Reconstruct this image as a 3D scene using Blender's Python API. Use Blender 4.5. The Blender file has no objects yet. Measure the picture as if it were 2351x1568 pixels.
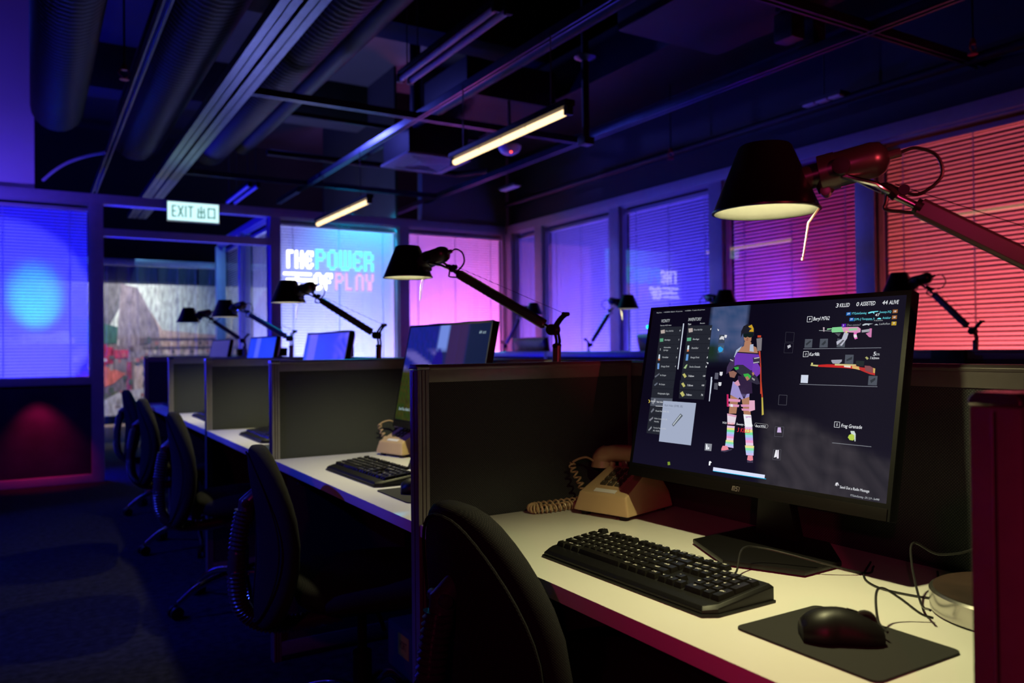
import bpy, bmesh, math, random
from math import sin, cos, pi, radians, atan2, sqrt
from mathutils import Matrix, Vector
random.seed(7)
SC = bpy.context.scene
COL = SC.collection

# ---------------------------------------------------------------- camera
EYE = Vector((0, 0, 1.125))
yaw, pitch, roll = radians(31.05), radians(0.5), radians(0.6)
fwd = Vector((sin(yaw)*cos(pitch), cos(yaw)*cos(pitch), sin(pitch)))
rt = fwd.cross(Vector((0, 0, 1))).normalized()
up = rt.cross(fwd)
rt2 = rt*cos(roll) - up*sin(roll)
up2 = up*cos(roll) + rt*sin(roll)
cam_data = bpy.data.cameras.new('camera')
cam = bpy.data.objects.new('camera', cam_data)
COL.objects.link(cam)
M3 = Matrix((rt2, up2, -fwd)).transposed().to_4x4()
M3.translation = EYE
cam.matrix_world = M3
cam_data.sensor_width = 36
cam_data.lens = 28
cam_data.clip_start = 0.02
cam_data.clip_end = 60
cam_data.dof.use_dof = True
cam_data.dof.focus_distance = 1.5
cam_data.dof.aperture_fstop = 4.0
SC.camera = cam

# ---------------------------------------------------------------- world, exposure
w = bpy.data.worlds.new('world')
SC.world = w
w.use_nodes = True
w.node_tree.nodes['Background'].inputs[0].default_value = (0.02, 0.02, 0.05, 1)
w.node_tree.nodes['Background'].inputs[1].default_value = 0.02
SC.view_settings.view_transform = 'Standard'
SC.view_settings.look = 'None'
SC.view_settings.exposure = 0.0
SC.view_settings.gamma = 1.0
SC.view_settings.use_curve_mapping = False
SC.cycles.max_bounces = 8
SC.cycles.diffuse_bounces = 3
SC.cycles.glossy_bounces = 4
SC.cycles.transmission_bounces = 4
SC.cycles.transparent_max_bounces = 24
SC.cycles.sample_clamp_indirect = 4.0
SC.cycles.caustics_reflective = False
SC.cycles.caustics_refractive = False

# ---------------------------------------------------------------- lights
def aim(o, tgt):
    d = Vector(tgt) - o.location
    o.rotation_euler = d.to_track_quat('-Z', 'Y').to_euler()

def area(name, loc, tgt, size, power, color, size_y=None, spread=None):
    l = bpy.data.lights.new(name, 'AREA')
    l.energy = power; l.color = color; l.size = size
    if size_y: l.shape = 'RECTANGLE'; l.size_y = size_y
    if spread: l.spread = radians(spread)
    o = bpy.data.objects.new(name, l); COL.objects.link(o)
    o.location = loc; aim(o, tgt)
    return o

def spot(name, loc, tgt, power, color, angle, blend=0.15, radius=0.03):
    l = bpy.data.lights.new(name, 'SPOT')
    l.energy = power; l.color = color; l.spot_size = radians(angle); l.spot_blend = blend
    l.shadow_soft_size = radius
    o = bpy.data.objects.new(name, l); COL.objects.link(o)
    o.location = loc; aim(o, tgt)
    return o

BLUE = (0.03, 0.05, 1.0)
CYAN = (0.0, 0.45, 1.0)
VIOLET = (0.35, 0.25, 1.0)
RED = (1.0, 0.07, 0.10)
MAGENTA = (1.0, 0.08, 0.45)
# rooms behind the glass
area('party_light', (5.6, 2.1, 0.35), (4.75, 2.25, 1.4), 1.6, 95, (1.0, 0.12, 0.13), 0.5)
area('party_light', (5.6, 3.75, 0.4), (4.75, 3.6, 1.6), 0.5, 42, (0.8, 0.04, 0.22), 0.4)
spot('colour_spot', (5.7, 4.3, 0.5), (4.75, 4.3, 1.4), 170, (0.10, 0.04, 1.0), 46, 0.8)
area('party_light', (5.7, 5.3, 0.4), (4.75, 5.2, 1.7), 1.0, 85, (0.05, 0.03, 1.0), 0.4)
area('party_light', (5.5, 6.4, 0.4), (4.75, 6.5, 1.6), 0.8, 110, (0.14, 0.09, 1.0), 0.4)
area('party_light', (5.4, 7.4, 0.4), (4.75, 7.4, 1.6), 0.4, 14, (0.6, 0.22, 0.8), 0.4)
area('party_light', (2.5, 8.9, 0.4), (2.65, 7.95, 1.6), 1.1, 190, (0.34, 0.36, 1.0), 0.4)
spot('colour_spot', (3.05, 8.65, 2.9), (2.95, 7.94, 2.2), 430, (0.0, 0.55, 1.0), 75, 0.9)
area('party_light', (4.35, 8.8, 0.4), (4.35, 7.95, 1.5), 0.7, 115, (1.0, 0.12, 0.30), 0.4)
area('party_light', (3.6, 8.8, 0.4), (3.6, 7.95, 1.7), 0.5, 190, (0.33, 0.16, 1.0), 0.4)
spot('colour_spot', (-0.3, 9.4, 0.6), (-0.25, 7.9, 1.30), 480, (0.08, 0.08, 1.0), 48, 0.06)
spot('colour_spot', (0.1, 9.2, 0.5), (0.02, 7.9, 1.62), 480, (0.0, 0.5, 1.0), 17, 0.9)
area('party_light', (-0.4, 9.0, 0.3), (-0.2, 7.95, 1.8), 1.2, 260, (0.004, 0.0, 1.0), 0.4)
spot('colour_spot', (1.3, 9.0, 3.3), (1.15, 10.33, 1.5), 200, (0.15, 0.45, 1.0), 76, 0.7, 0.01)  # added unseen spot in the passage, puts cyan highlights on the curtain strips
# the entrance beyond the strip curtain
area('entrance_light', (0.8, 10.9, 3.3), (0.9, 11.6, 1.2), 1.2, 38, (1.0, 0.93, 0.85), 0.4, 70)
# open office
spot('wash_blue', (-2.2, 5.0, 3.0), (0.0, 5.0, 0.3), 420, BLUE, 54, 0.35, 0.06)
spot('wash_blue', (-1.2, 7.2, 3.6), (2.2, 5.0, 2.6), 14, BLUE, 90, 0.8, 0.05)
spot('wash_doorway', (-1.6, 4.6, 2.8), (0.6, 7.87, 1.3), 110, (0.05, 0.03, 1.0), 62, 0.8, 0.03)
spot('wash_bulkhead', (-1.0, 6.9, 1.7), (-0.35, 7.87, 2.9), 110, (0.10, 0.045, 1.0), 80, 0.9)
spot('added_panel_spot', (0.02, 7.68, 0.82), (0.06, 7.86, 0.25), 24, (1.0, 0.02, 0.12), 80, 1.0)  # added spot, its red streak stands in for a reflection on the panel
spot('wash_magenta', (-1.4, -1.0, 1.9), (0.9, 0.9, 0.8), 26, (1.0, 0.04, 0.25), 90, 0.8, 0.06)
spot('wash_blue', (-2.2, 2.5, 2.8), (0.0, 2.7, 0.3), 200, BLUE, 46, 0.4, 0.03)
spot('wash_red', (0.5, -1.6, 1.6), (1.15, 0.70, 1.40), 160, RED, 15, 0.9, 0.02)
spot('wash_crimson', (-0.6, -0.9, 1.3), (0.74, 0.39, 0.75), 34, (1.0, 0.02, 0.10), 26, 0.9, 0.02)
spot('wash_violet', (1.6, 7.4, 3.3), (4.7, 4.0, 1.7), 115, (0.12, 0.13, 1.0), 80, 0.8, 0.05)
spot('wash_ceiling', (3.0, 5.0, 1.3), (4.6, 4.6, 3.0), 30, BLUE, 80, 0.8)

# ---------------------------------------------------------------- materials
MATS = {}
def mat(name, color, rough=0.5, metal=0.0, var=0.0, vscale=20, bump=0.0, bscale=200, spec=0.5, emit=None, es=0.0, sheen=0.0, coat=0.0, aniso=0):
    if name in MATS: return MATS[name]
    m = bpy.data.materials.new(name); m.use_nodes = True
    nt = m.node_tree; b = nt.nodes['Principled BSDF']
    b.inputs['Base Color'].default_value = (*color, 1)
    b.inputs['Roughness'].default_value = rough
    b.inputs['Metallic'].default_value = metal
    b.inputs['Specular IOR Level'].default_value = spec
    b.inputs['Coat Weight'].default_value = coat
    if emit:
        b.inputs['Emission Color'].default_value = (*emit, 1); b.inputs['Emission Strength'].default_value = es
    tc = nt.nodes.new('ShaderNodeTexCoord')
    if var:
        n = nt.nodes.new('ShaderNodeTexNoise'); n.inputs['Scale'].default_value = vscale; n.inputs['Detail'].default_value = 5
        nt.links.new(tc.outputs['Object'], n.inputs['Vector'])
        r = nt.nodes.new('ShaderNodeMapRange'); r.inputs[1].default_value = 0.3; r.inputs[2].default_value = 0.7
        r.inputs[3].default_value = 1 - var; r.inputs[4].default_value = 1 + var
        nt.links.new(n.outputs['Fac'], r.inputs[0])
        mx = nt.nodes.new('ShaderNodeVectorMath'); mx.operation = 'SCALE'; mx.inputs[0].default_value = color
        nt.links.new(r.outputs[0], mx.inputs['Scale']); nt.links.new(mx.outputs[0], b.inputs['Base Color'])
    if bump:
        n2 = nt.nodes.new('ShaderNodeTexNoise'); n2.inputs['Scale'].default_value = bscale; n2.inputs['Detail'].default_value = 2
        nt.links.new(tc.outputs['Object'], n2.inputs['Vector'])
        bp = nt.nodes.new('ShaderNodeBump'); bp.inputs['Strength'].default_value = bump; bp.inputs['Distance'].default_value = 0.002
        nt.links.new(n2.outputs['Fac'], bp.inputs['Height']); nt.links.new(bp.outputs[0], b.inputs['Normal'])
    MATS[name] = m
    return m

def weave_mat(name, c1, c2, scale):
    """woven cloth: two crossed wave patterns drive colour and relief"""
    m = bpy.data.materials.new(name); m.use_nodes = True
    nt = m.node_tree; b = nt.nodes['Principled BSDF']
    b.inputs['Roughness'].default_value = 0.95; b.inputs['Specular IOR Level'].default_value = 0.15
    tc = nt.nodes.new('ShaderNodeTexCoord')
    outs = []
    for ang in (45, -45):
        mp = nt.nodes.new('ShaderNodeMapping'); mp.inputs['Rotation'].default_value = (0, radians(ang), radians(0))
        nt.links.new(tc.outputs['Object'], mp.inputs['Vector'])
        wv = nt.nodes.new('ShaderNodeTexWave'); wv.inputs['Scale'].default_value = scale; wv.inputs['Distortion'].default_value = 1.5
        wv.inputs['Detail'].default_value = 1; wv.inputs['Detail Scale'].default_value = 3
        nt.links.new(mp.outputs[0], wv.inputs['Vector']); outs.append(wv)
    mu = nt.nodes.new('ShaderNodeMath'); mu.operation = 'MULTIPLY'
    nt.links.new(outs[0].outputs['Fac'], mu.inputs[0]); nt.links.new(outs[1].outputs['Fac'], mu.inputs[1])
    mx = nt.nodes.new('ShaderNodeMix'); mx.data_type = 'RGBA'
    mx.inputs[6].default_value = (*c1, 1); mx.inputs[7].default_value = (*c2, 1)
    nt.links.new(mu.outputs[0], mx.inputs[0]); nt.links.new(mx.outputs[2], b.inputs['Base Color'])
    bp = nt.nodes.new('ShaderNodeBump'); bp.inputs['Strength'].default_value = 0.25; bp.inputs['Distance'].default_value = 0.001
    nt.links.new(mu.outputs[0], bp.inputs['Height']); nt.links.new(bp.outputs[0], b.inputs['Normal'])
    MATS[name] = m
    return m

def emission(name, color, strength):
    m = bpy.data.materials.new(name); m.use_nodes = True
    nt = m.node_tree; nt.nodes.clear()
    e = nt.nodes.new('ShaderNodeEmission'); e.inputs[0].default_value = (*color, 1); e.inputs[1].default_value = strength
    o = nt.nodes.new('ShaderNodeOutputMaterial'); nt.links.new(e.outputs[0], o.inputs[0])
    MATS[name] = m
    return m

def glass_mat(name, tint=(0.93, 0.95, 0.97), base=0.12, rough=0.0, cloudy=0.0, closed=True):
    m = bpy.data.materials.new(name); m.use_nodes = True
    nt = m.node_tree; nt.nodes.clear()
    t = nt.nodes.new('ShaderNodeBsdfTransparent'); t.inputs[0].default_value = (*tint, 1)
    g = nt.nodes.new('ShaderNodeBsdfGlossy'); g.inputs['Roughness'].default_value = rough
    # Schlick reflectance from the facing angle, counted once per pane (front face only)
    lw = nt.nodes.new('ShaderNodeLayerWeight'); lw.inputs[0].default_value = 0.5
    pw = nt.nodes.new('ShaderNodeMath'); pw.operation = 'POWER'; pw.inputs[1].default_value = 4.5
    nt.links.new(lw.outputs['Facing'], pw.inputs[0])
    f = nt.nodes.new('ShaderNodeMath'); f.operation = 'MULTIPLY_ADD'; f.inputs[1].default_value = 0.9; f.inputs[2].default_value = base
    nt.links.new(pw.outputs[0], f.inputs[0])
    if closed:
        ge = nt.nodes.new('ShaderNodeNewGeometry'); iv = nt.nodes.new('ShaderNodeMath'); iv.operation = 'SUBTRACT'; iv.inputs[0].default_value = 1
        nt.links.new(ge.outputs['Backfacing'], iv.inputs[1])
        mu = nt.nodes.new('ShaderNodeMath'); mu.operation = 'MULTIPLY'
        nt.links.new(f.outputs[0], mu.inputs[0]); nt.links.new(iv.outputs[0], mu.inputs[1]); f = mu
    mx = nt.nodes.new('ShaderNodeMixShader')
    nt.links.new(f.outputs[0], mx.inputs[0]); nt.links.new(t.outputs[0], mx.inputs[1]); nt.links.new(g.outputs[0], mx.inputs[2])
    last = mx
    if cloudy:
        d = nt.nodes.new('ShaderNodeBsdfDiffuse'); d.inputs[0].default_value = (0.8, 0.85, 0.9, 1)
        m2 = nt.nodes.new('ShaderNodeMixShader')
        p2 = nt.nodes.new('ShaderNodeMath'); p2.operation = 'POWER'; p2.inputs[1].default_value = 2.5
        nt.links.new(lw.outputs['Facing'], p2.inputs[0])
        a2 = nt.nodes.new('ShaderNodeMath'); a2.operation = 'MULTIPLY_ADD'; a2.inputs[1].default_value = 0.55; a2.inputs[2].default_value = cloudy
        nt.links.new(p2.outputs[0], a2.inputs[0]); nt.links.new(a2.outputs[0], m2.inputs[0])
        nt.links.new(mx.outputs[0], m2.inputs[1]); nt.links.new(d.outputs[0], m2.inputs[2]); last = m2
    o = nt.nodes.new('ShaderNodeOutputMaterial'); nt.links.new(last.outputs[0], o.inputs[0])
    MATS[name] = m
    return m

def slat_mat():
    m = bpy.data.materials.new('blind_slat'); m.use_nodes = True
    nt = m.node_tree; nt.nodes.clear()
    d = nt.nodes.new('ShaderNodeBsdfDiffuse'); d.inputs[0].default_value = (0.62, 0.62, 0.64, 1)
    t = nt.nodes.new('ShaderNodeBsdfTranslucent'); t.inputs[0].default_value = (0.75, 0.75, 0.78, 1)
    mx = nt.nodes.new('ShaderNodeMixShader'); mx.inputs[0].default_value = 0.55
    nt.links.new(d.outputs[0], mx.inputs[1]); nt.links.new(t.outputs[0], mx.inputs[2])
    o = nt.nodes.new('ShaderNodeOutputMaterial'); nt.links.new(mx.outputs[0], o.inputs[0])
    MATS['blind_slat'] = m
    return m

def vcol_mat(name, strength, emissive=True):
    m = bpy.data.materials.new(name); m.use_nodes = True
    nt = m.node_tree
    a = nt.nodes.new('ShaderNodeAttribute'); a.attribute_name = 'tint'
    if emissive:
        b = nt.nodes['Principled BSDF']
        b.inputs['Base Color'].default_value = (0.001, 0.001, 0.0015, 1); b.inputs['Roughness'].default_value = 0.14; b.inputs['Specular IOR Level'].default_value = 0.07
        nt.links.new(a.outputs['Color'], b.inputs['Emission Color']); b.inputs['Emission Strength'].default_value = strength
    else:
        b = nt.nodes['Principled BSDF']; b.inputs['Roughness'].default_value = 0.7
        n = nt.nodes.new('ShaderNodeTexNoise'); n.inputs['Scale'].default_value = 3; n.inputs['Detail'].default_value = 8
        tc = nt.nodes.new('ShaderNodeTexCoord'); mp_ = nt.nodes.new('ShaderNodeMapping'); mp_.inputs['Scale'].default_value = (9, 1, 2.5)
        nt.links.new(tc.outputs['Object'], mp_.inputs['Vector']); nt.links.new(mp_.outputs[0], n.inputs['Vector'])
        r = nt.nodes.new('ShaderNodeMapRange'); r.inputs[1].default_value = 0.3; r.inputs[2].default_value = 0.7; r.inputs[3].default_value = 0.35; r.inputs[4].default_value = 1.15
        nt.links.new(n.outputs['Fac'], r.inputs[0])
        v = nt.nodes.new('ShaderNodeVectorMath'); v.operation = 'SCALE'
        nt.links.new(a.outputs['Color'], v.inputs[0]); nt.links.new(r.outputs[0], v.inputs['Scale']); nt.links.new(v.outputs[0], b.inputs['Base Color'])
    MATS[name] = m
    return m

DESK_W = mat('desk_laminate', (0.72, 0.71, 0.68), 0.32, var=0.02, vscale=6, bump=0.03, bscale=900)
ALU = mat('anodised_aluminium', (0.22, 0.21, 0.205), 0.38, 0.5, var=0.05, vscale=40)
ALU_D = mat('dark_aluminium', (0.05, 0.05, 0.055), 0.4, 0.5)
FABRIC = weave_mat('partition_cloth', (0.027, 0.031, 0.033), (0.080, 0.086, 0.088), 80)
CHAIRF = weave_mat('chair_cloth', (0.010, 0.010, 0.012), (0.028, 0.026, 0.028), 110)
BLACKP = mat('black_plastic', (0.005, 0.005, 0.0055), 0.46, var=0.1, vscale=30, spec=0.28, bump=0.05, bscale=1500)
BLACKS = mat('satin_black', (0.006, 0.0055, 0.006), 0.42, var=0.05, spec=0.28)
KEYP = mat('key_plastic', (0.009, 0.009, 0.008), 0.30, spec=0.45, bump=0.04, bscale=1500)
RUBBER = mat('mousepad_cloth', (0.012, 0.012, 0.0115), 0.9, bump=0.2, bscale=2500)
BEIGE = mat('beige_plastic', (0.46, 0.33, 0.185), 0.36, var=0.04, vscale=12)
CHROME = mat('chrome', (0.75, 0.75, 0.78), 0.12, 1.0)
STEEL = mat('brushed_steel', (0.55, 0.53, 0.5), 0.24, 0.95, var=0.05)
SOCK = mat('lamp_socket_metal', (0.085, 0.075, 0.075), 0.33, 0.7)
LAMPBLK = mat('lamp_black_lacquer', (0.010, 0.008, 0.009), 0.34, 0.4, coat=0.2)
LAMPARM = mat('lamp_arm_aluminium', (0.10, 0.095, 0.09), 0.4, 0.6)
LAMPIN = mat('lamp_white_inside', (0.80, 0.80, 0.72), 0.35, var=0.03, vscale=60)
WOODB = mat('lamp_base_top', (0.028, 0.014, 0.010), 0.55, var=0.5, vscale=14)
CARPET = mat('carpet', (0.013, 0.013, 0.020), 1.0, var=0.5, vscale=30, bump=0.8, bscale=400, spec=0.1)
FARWALL = mat('far_black_wall', (0.003, 0.003, 0.003), 0.9)
BLACKWALL = mat('black_paint', (0.016, 0.015, 0.018), 0.7, var=0.2, vscale=3)
CEILP = mat('dark_ceiling', (0.009, 0.008, 0.010), 0.85, var=0.25, vscale=2)
GREYW = mat('grey_plaster', (0.20, 0.20, 0.22), 0.8, var=0.06, vscale=3)
WHITEW = mat('white_plaster', (0.62, 0.62, 0.64), 0.7, var=0.04, vscale=2)
FRAME = mat('window_frame_paint', (0.36, 0.36, 0.40), 0.45, 0.2, var=0.05)
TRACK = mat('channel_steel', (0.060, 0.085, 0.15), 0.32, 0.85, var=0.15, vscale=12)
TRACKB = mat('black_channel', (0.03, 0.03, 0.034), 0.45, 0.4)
DUCT = mat('black_duct', (0.006, 0.005, 0.008), 0.55, 0.0, spec=0.25)
GLASS = glass_mat('window_glass')
CLEAR = glass_mat('clear_vinyl', (0.88, 0.91, 0.93), 0.06, 0.15, 0.03, False)
DARKGLASS = mat('back_painted_glass', (0.030, 0.022, 0.045), 0.16, var=0.3, vscale=3)
SLAT = slat_mat()
TUBE = emission('lit_tube', (1.0, 0.68, 0.36), 2.2)
TUBEOFF = mat('unlit_tube', (0.55, 0.55, 0.6), 0.3)
BULB = emission('bulb', (1.0, 0.9, 0.5), 14.0)
BULBOFF = mat('unlit_bulb', (0.7, 0.7, 0.75), 0.2)
SCREEN = vcol_mat('screen_light', 1.0)
PRINT = vcol_mat('mural_print', 1.0, False)
CREAM = mat('cream_enamel', (0.68, 0.66, 0.6), 0.4)
SMOKE = mat('white_dome', (0.7, 0.7, 0.72), 0.4)
LEDR = emission('red_led', (1, 0.05, 0.03), 6)
LEDC = emission('cyan_led', (0.0, 0.65, 1.0), 3)
LEDB = emission('blue_led', (0.02, 0.1, 1.0), 3)
SIGNW = emission('sign_light_white', (1.0, 0.98, 0.96), 3.5)
SIGNC = emission('sign_light_cyan', (0.16, 0.82, 1.0), 1.5)
SIGNP = emission('sign_light_pink', (0.85, 0.48, 1.0), 1.1)
EXITW = emission('exit_panel', (0.60, 0.95, 1.0), 1.25)
EXITG = emission('exit_letter', (0.0, 0.16, 0.11), 1.0)
YEL = mat('yellow_sticker', (0.55, 0.32, 0.02), 0.6)
SPRK = mat('red_valve', (0.4, 0.05, 0.05), 0.35, 0.4)
LEGEND = mat('key_legend', (0.95, 0.95, 0.92), 0.4)
WIRE = mat('cable_black', (0.012, 0.012, 0.012), 0.4)

# ---------------------------------------------------------------- mesh builder
class MB:
    def __init__(s):
        s.v = []; s.f = []; s.mi = []; s.c = []; s.T = Matrix.Identity(4); s.sm = []
    def add(s, verts, faces, mi=0, col=None, smooth=True):
        b = len(s.v)
        s.v += [tuple(s.T @ Vector(p)) for p in verts]
        for f in faces:
            s.f.append([b+i for i in f]); s.mi.append(mi); s.c.append(col); s.sm.append(smooth)
        return s
    def box(s, x0, x1, y0, y1, z0, z1, mi=0):
        v = [(x, y, z) for z in (z0, z1) for y in (y0, y1) for x in (x0, x1)]
        return s.add(v, [(0,2,3,1), (4,5,7,6), (0,1,5,4), (2,6,7,3), (0,4,6,2), (1,3,7,5)], mi)
    def cbox(s, c, d, mi=0):
        return s.box(c[0]-d[0]/2, c[0]+d[0]/2, c[1]-d[1]/2, c[1]+d[1]/2, c[2]-d[2]/2, c[2]+d[2]/2, mi)
    def rings(s, rings, mi=0, caps=True, closed=False):
        n = len(rings[0]); v = [p for r in rings for p in r]; f = []
        m = len(rings)
        for i in range(m if closed else m-1):
            a, b = i*n, ((i+1) % m)*n
            for j in range(n):
                k = (j+1) % n
                f.append((a+j, a+k, b+k, b+j))
        if caps and not closed:
            f.append(tuple(range(n-1, -1, -1))); f.append(tuple((m-1)*n+i for i in range(n)))
        return s.add(v, f, mi)
    def tube(s, pts, r, n=8, caps=True, closed=False, mi=0, flat=1.0):
        pts = [Vector(p) for p in pts]
        R = r if hasattr(r, '__len__') else [r]*len(pts)
        out = []; prev = None
        for i, p in enumerate(pts):
            if closed: t = pts[(i+1) % len(pts)] - pts[i-1]
            else: t = pts[min(i+1, len(pts)-1)] - pts[max(i-1, 0)]
            t.normalize()
            if prev is None:
                a = Vector((0, 0, 1)) if abs(t.z) < 0.9 else Vector((1, 0, 0))
                u = t.cross(a).normalized()
            else:
                u = (prev - t*prev.dot(t)).normalized()
            prev = u; w_ = t.cross(u)
            out.append([p + (u*cos(2*pi*k/n)*flat + w_*sin(2*pi*k/n))*R[i] for k in range(n)])
        return s.rings(out, mi, caps, closed)
    def cyl(s, p0, p1, r0, r1=None, n=20, caps=True, mi=0):
        return s.tube([p0, p1], [r0, r0 if r1 is None else r1], n, caps, mi=mi)
    def lathe(s, prof, n=32, mi=0, caps=False):
        return s.rings([[(r*cos(2*pi*k/n), r*sin(2*pi*k/n), z) for k in range(n)] for r, z in prof], mi, caps)
    def prism(s, poly, z0, z1, mi=0):
        n = len(poly)
        v = [(x, y, z0) for x, y in poly] + [(x, y, z1) for x, y in poly]
        f = [tuple(range(n-1, -1, -1)), tuple(range(n, 2*n))] + [(i, (i+1) % n, n+(i+1) % n, n+i) for i in range(n)]
        return s.add(v, f, mi)
    def build(s, name, m, parent=None, bevel=0, seg=2, ang=35, loc=None, sub=0):
        me = bpy.data.meshes.new(name)
        me.from_pydata(s.v, [], s.f)
        ms = m if isinstance(m, (list, tuple)) else [m]
        for x in ms: me.materials.append(x)
        for p, i in zip(me.polygons, s.mi): p.material_index = i
        if any(c is not None for c in s.c):
            at = me.color_attributes.new('tint', 'FLOAT_COLOR', 'CORNER')
            for p, c in zip(me.polygons, s.c):
                c = c or (0, 0, 0)
                for k, li in enumerate(p.loop_indices):
                    cc = c[k] if hasattr(c[0], '__len__') else c
                    at.data[li].color = (*cc, 1)
        bm = bmesh.new(); bm.from_mesh(me)
        if not any(c is not None for c in s.c):
            bmesh.ops.recalc_face_normals(bm, faces=bm.faces)
        if bevel:
            es = [e for e in bm.edges if len(e.link_faces) == 2 and e.calc_face_angle(0) > radians(28)]
            if es: bmesh.ops.bevel(bm, geom=es, offset=bevel, segments=seg, profile=0.7, affect='EDGES', clamp_overlap=True)
        bm.to_mesh(me); bm.free()
        me.shade_smooth(); me.set_sharp_from_angle(angle=radians(ang))
        o = bpy.data.objects.new(name, me); COL.objects.link(o)
        if parent is not None: o.parent = parent
        if loc is not None: o.location = loc
        return o

def superell(a, b, c, e1, e2, nu=28, nv=16):
    """closed superellipsoid as rings"""
    def pw(x, e): return (abs(x)**e)*(1 if x >= 0 else -1)
    rings = []
    for i in range(1, nv):
        t = -pi/2 + pi*i/nv
        rings.append([(a*pw(cos(t), e1)*pw(cos(2*pi*k/nu), e2), b*pw(cos(t), e1)*pw(sin(2*pi*k/nu), e2), c*pw(sin(t), e1)) for k in range(nu)])
    return rings

def tag(o, label=None, cat=None, group=None, kind=None):
    if label: o['label'] = label
    if cat: o['category'] = cat
    if group: o['group'] = group
    if kind: o['kind'] = kind
    return o
def thing(name, label, cat, loc=(0, 0, 0), rz=0, group=None):
    o = bpy.data.objects.new(name, None); o.empty_display_size = 0.05
    COL.objects.link(o); o.location = loc; o.rotation_euler = (0, 0, rz)
    return tag(o, label, cat, group)
def struct(name, loc=(0, 0, 0)):
    o = bpy.data.objects.new(name, None); o.empty_display_size = 0.05
    COL.objects.link(o); o.location = loc; o['kind'] = 'structure'
    return o
KIDS = {}
def copy_tree(o, parent=None):
    c = o.copy(); COL.objects.link(c); c.parent = parent
    for ch in [x for x in bpy.data.objects if x.parent == o]:
        copy_tree(ch, c)
    return c
def dup(o, label, loc, rz=None):
    c = copy_tree(o); c.location = loc; c['label'] = label
    if rz is not None: c.rotation_euler = (0, 0, rz)
    return c

def bez(pts, n=8):
    """smooth curve through points (Catmull-Rom)"""
    P = [Vector(p) for p in pts]; P = [P[0]*2-P[1]] + P + [P[-1]*2-P[-2]]
    out = []
    for i in range(1, len(P)-2):
        for k in range(n):
            t = k/n
            a, b, c, d = P[i-1], P[i], P[i+1], P[i+2]
            out.append(0.5*((2*b) + (c-a)*t + (2*a-5*b+4*c-d)*t*t + (3*b-a-3*c+d)*t**3))
    out.append(P[-2]); return out

GLYPH = {}
def text_geo(strings):
    """turn strings into flat outlines with Blender's own font, height of a capital = 1, origin at left baseline"""
    tmp = {}
    for s_ in set(strings) | {'H'}:
        if s_ in GLYPH: continue
        cu = bpy.data.curves.new('t', 'FONT'); cu.body = s_; cu.size = 1; cu.resolution_u = 2
        o = bpy.data.objects.new('t', cu); COL.objects.link(o); tmp[s_] = o
    bpy.context.view_layer.update()
    dg = bpy.context.evaluated_depsgraph_get()
    for s_, o in tmp.items():
        me = o.evaluated_get(dg).to_mesh()
        GLYPH[s_] = ([tuple(v.co) for v in me.vertices], [tuple(p.vertices) for p in me.polygons])
        o.evaluated_get(dg).to_mesh_clear()
    for o in tmp.values():
        cu = o.data; bpy.data.objects.remove(o); bpy.data.curves.remove(cu)
def put_text(mb, s_, x, y, h, w=None, z=0.0, col=None, mi=0, shear=0.0):
    vs, fs = GLYPH[s_]
    if not vs: return
    ch = max(v[1] for v in GLYPH['H'][0])
    x0 = min(v[0] for v in vs); x1 = max(v[0] for v in vs)
    sx = (w/(x1-x0)) if w and x1 > x0 else h/ch
    sy = h/ch
    mb.add([(x+(v[0]-x0)*sx+v[1]*sy*shear, y+v[1]*sy, z) for v in vs], fs, mi, col)

# ================================================================ setting
XP = 0.74; DY = 1.2735; Y0 = 0.413; ZT = 1.09; ZD = 0.732; XS = 1.357
YW = 7.87; XW = 4.70
m = MB(); m.box(-3.6, 6.6, -2.6, 12.4, -0.1, 0.0); m.build('floor', CARPET)['kind'] = 'structure'
m = MB(); m.box(-3.6, 6.6, -2.6, 12.4, 4.2, 4.3)
c_ = m.build('ceiling', CEILP); c_['kind'] = 'structure'
for i, y in enumerate((1.2, 4.2, 6.1, 9.0)):
    m = MB(); m.box(-3.5, 6.5, y-0.18, y+0.18, 3.75, 4.2); m.build('ceiling_beam', CEILP, c_, bevel=0.01)
def wallbox(name, *b, m_=BLACKWALL):
    m = MB(); m.box(*b); o = m.build(name, m_); o['kind'] = 'structure'; return o
wallbox('wall_left', -3.6, -3.5, -2.6, 12.4, 0, 4.2)
wallbox('wall_front', -3.5, 6.5, -2.6, -2.5, 0, 4.2)
wallbox('wall_far', -3.5, 6.5, 12.3, 12.4, 0, 4.2, m_=FARWALL)
wallbox('wall_outer', 6.5, 6.6, -2.6, 12.4, 0, 4.2)
wallbox('wall_right', XW-0.02, XW+0.12, -2.5, YW-0.05, 2.52, 4.2, m_=mat('bulkhead_paint', (0.007, 0.007, 0.012), 0.7, var=0.1))
wallbox('wall_right_near', XW-0.02, XW+0.12, -2.5, 0.58, 0, 2.52)
wallbox('wall_back_bulkhead', 3.62, XW-0.02, YW, YW+0.12, 2.52, 4.2, m_=GREYW)
wallbox('wall_back_left', -3.5, 0.02, YW, YW+0.12, 2.52, 4.2, m_=WHITEW)
wallbox('wall_back_side', -3.5, -1.62, YW, YW+0.12, 0, 2.42)
for i, y in enumerate((7.165,)):  # unseen dividers added to keep the coloured light of the bays apart
    wallbox('wall_light_divider', XW+0.14, 6.5, 7.9, 8.0, 0, 4.2)
    wallbox('wall_light_divider', XW+0.14, 6.5, 4.55, 4.62, 0, 4.2)
    wallbox('wall_light_divider', XW+0.14, 6.5, 3.22, 3.29, 0, 4.2)
    wallbox('wall_light_divider', 3.37, 3.40, YW+0.15, 10.5, 0, 4.2)

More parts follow.
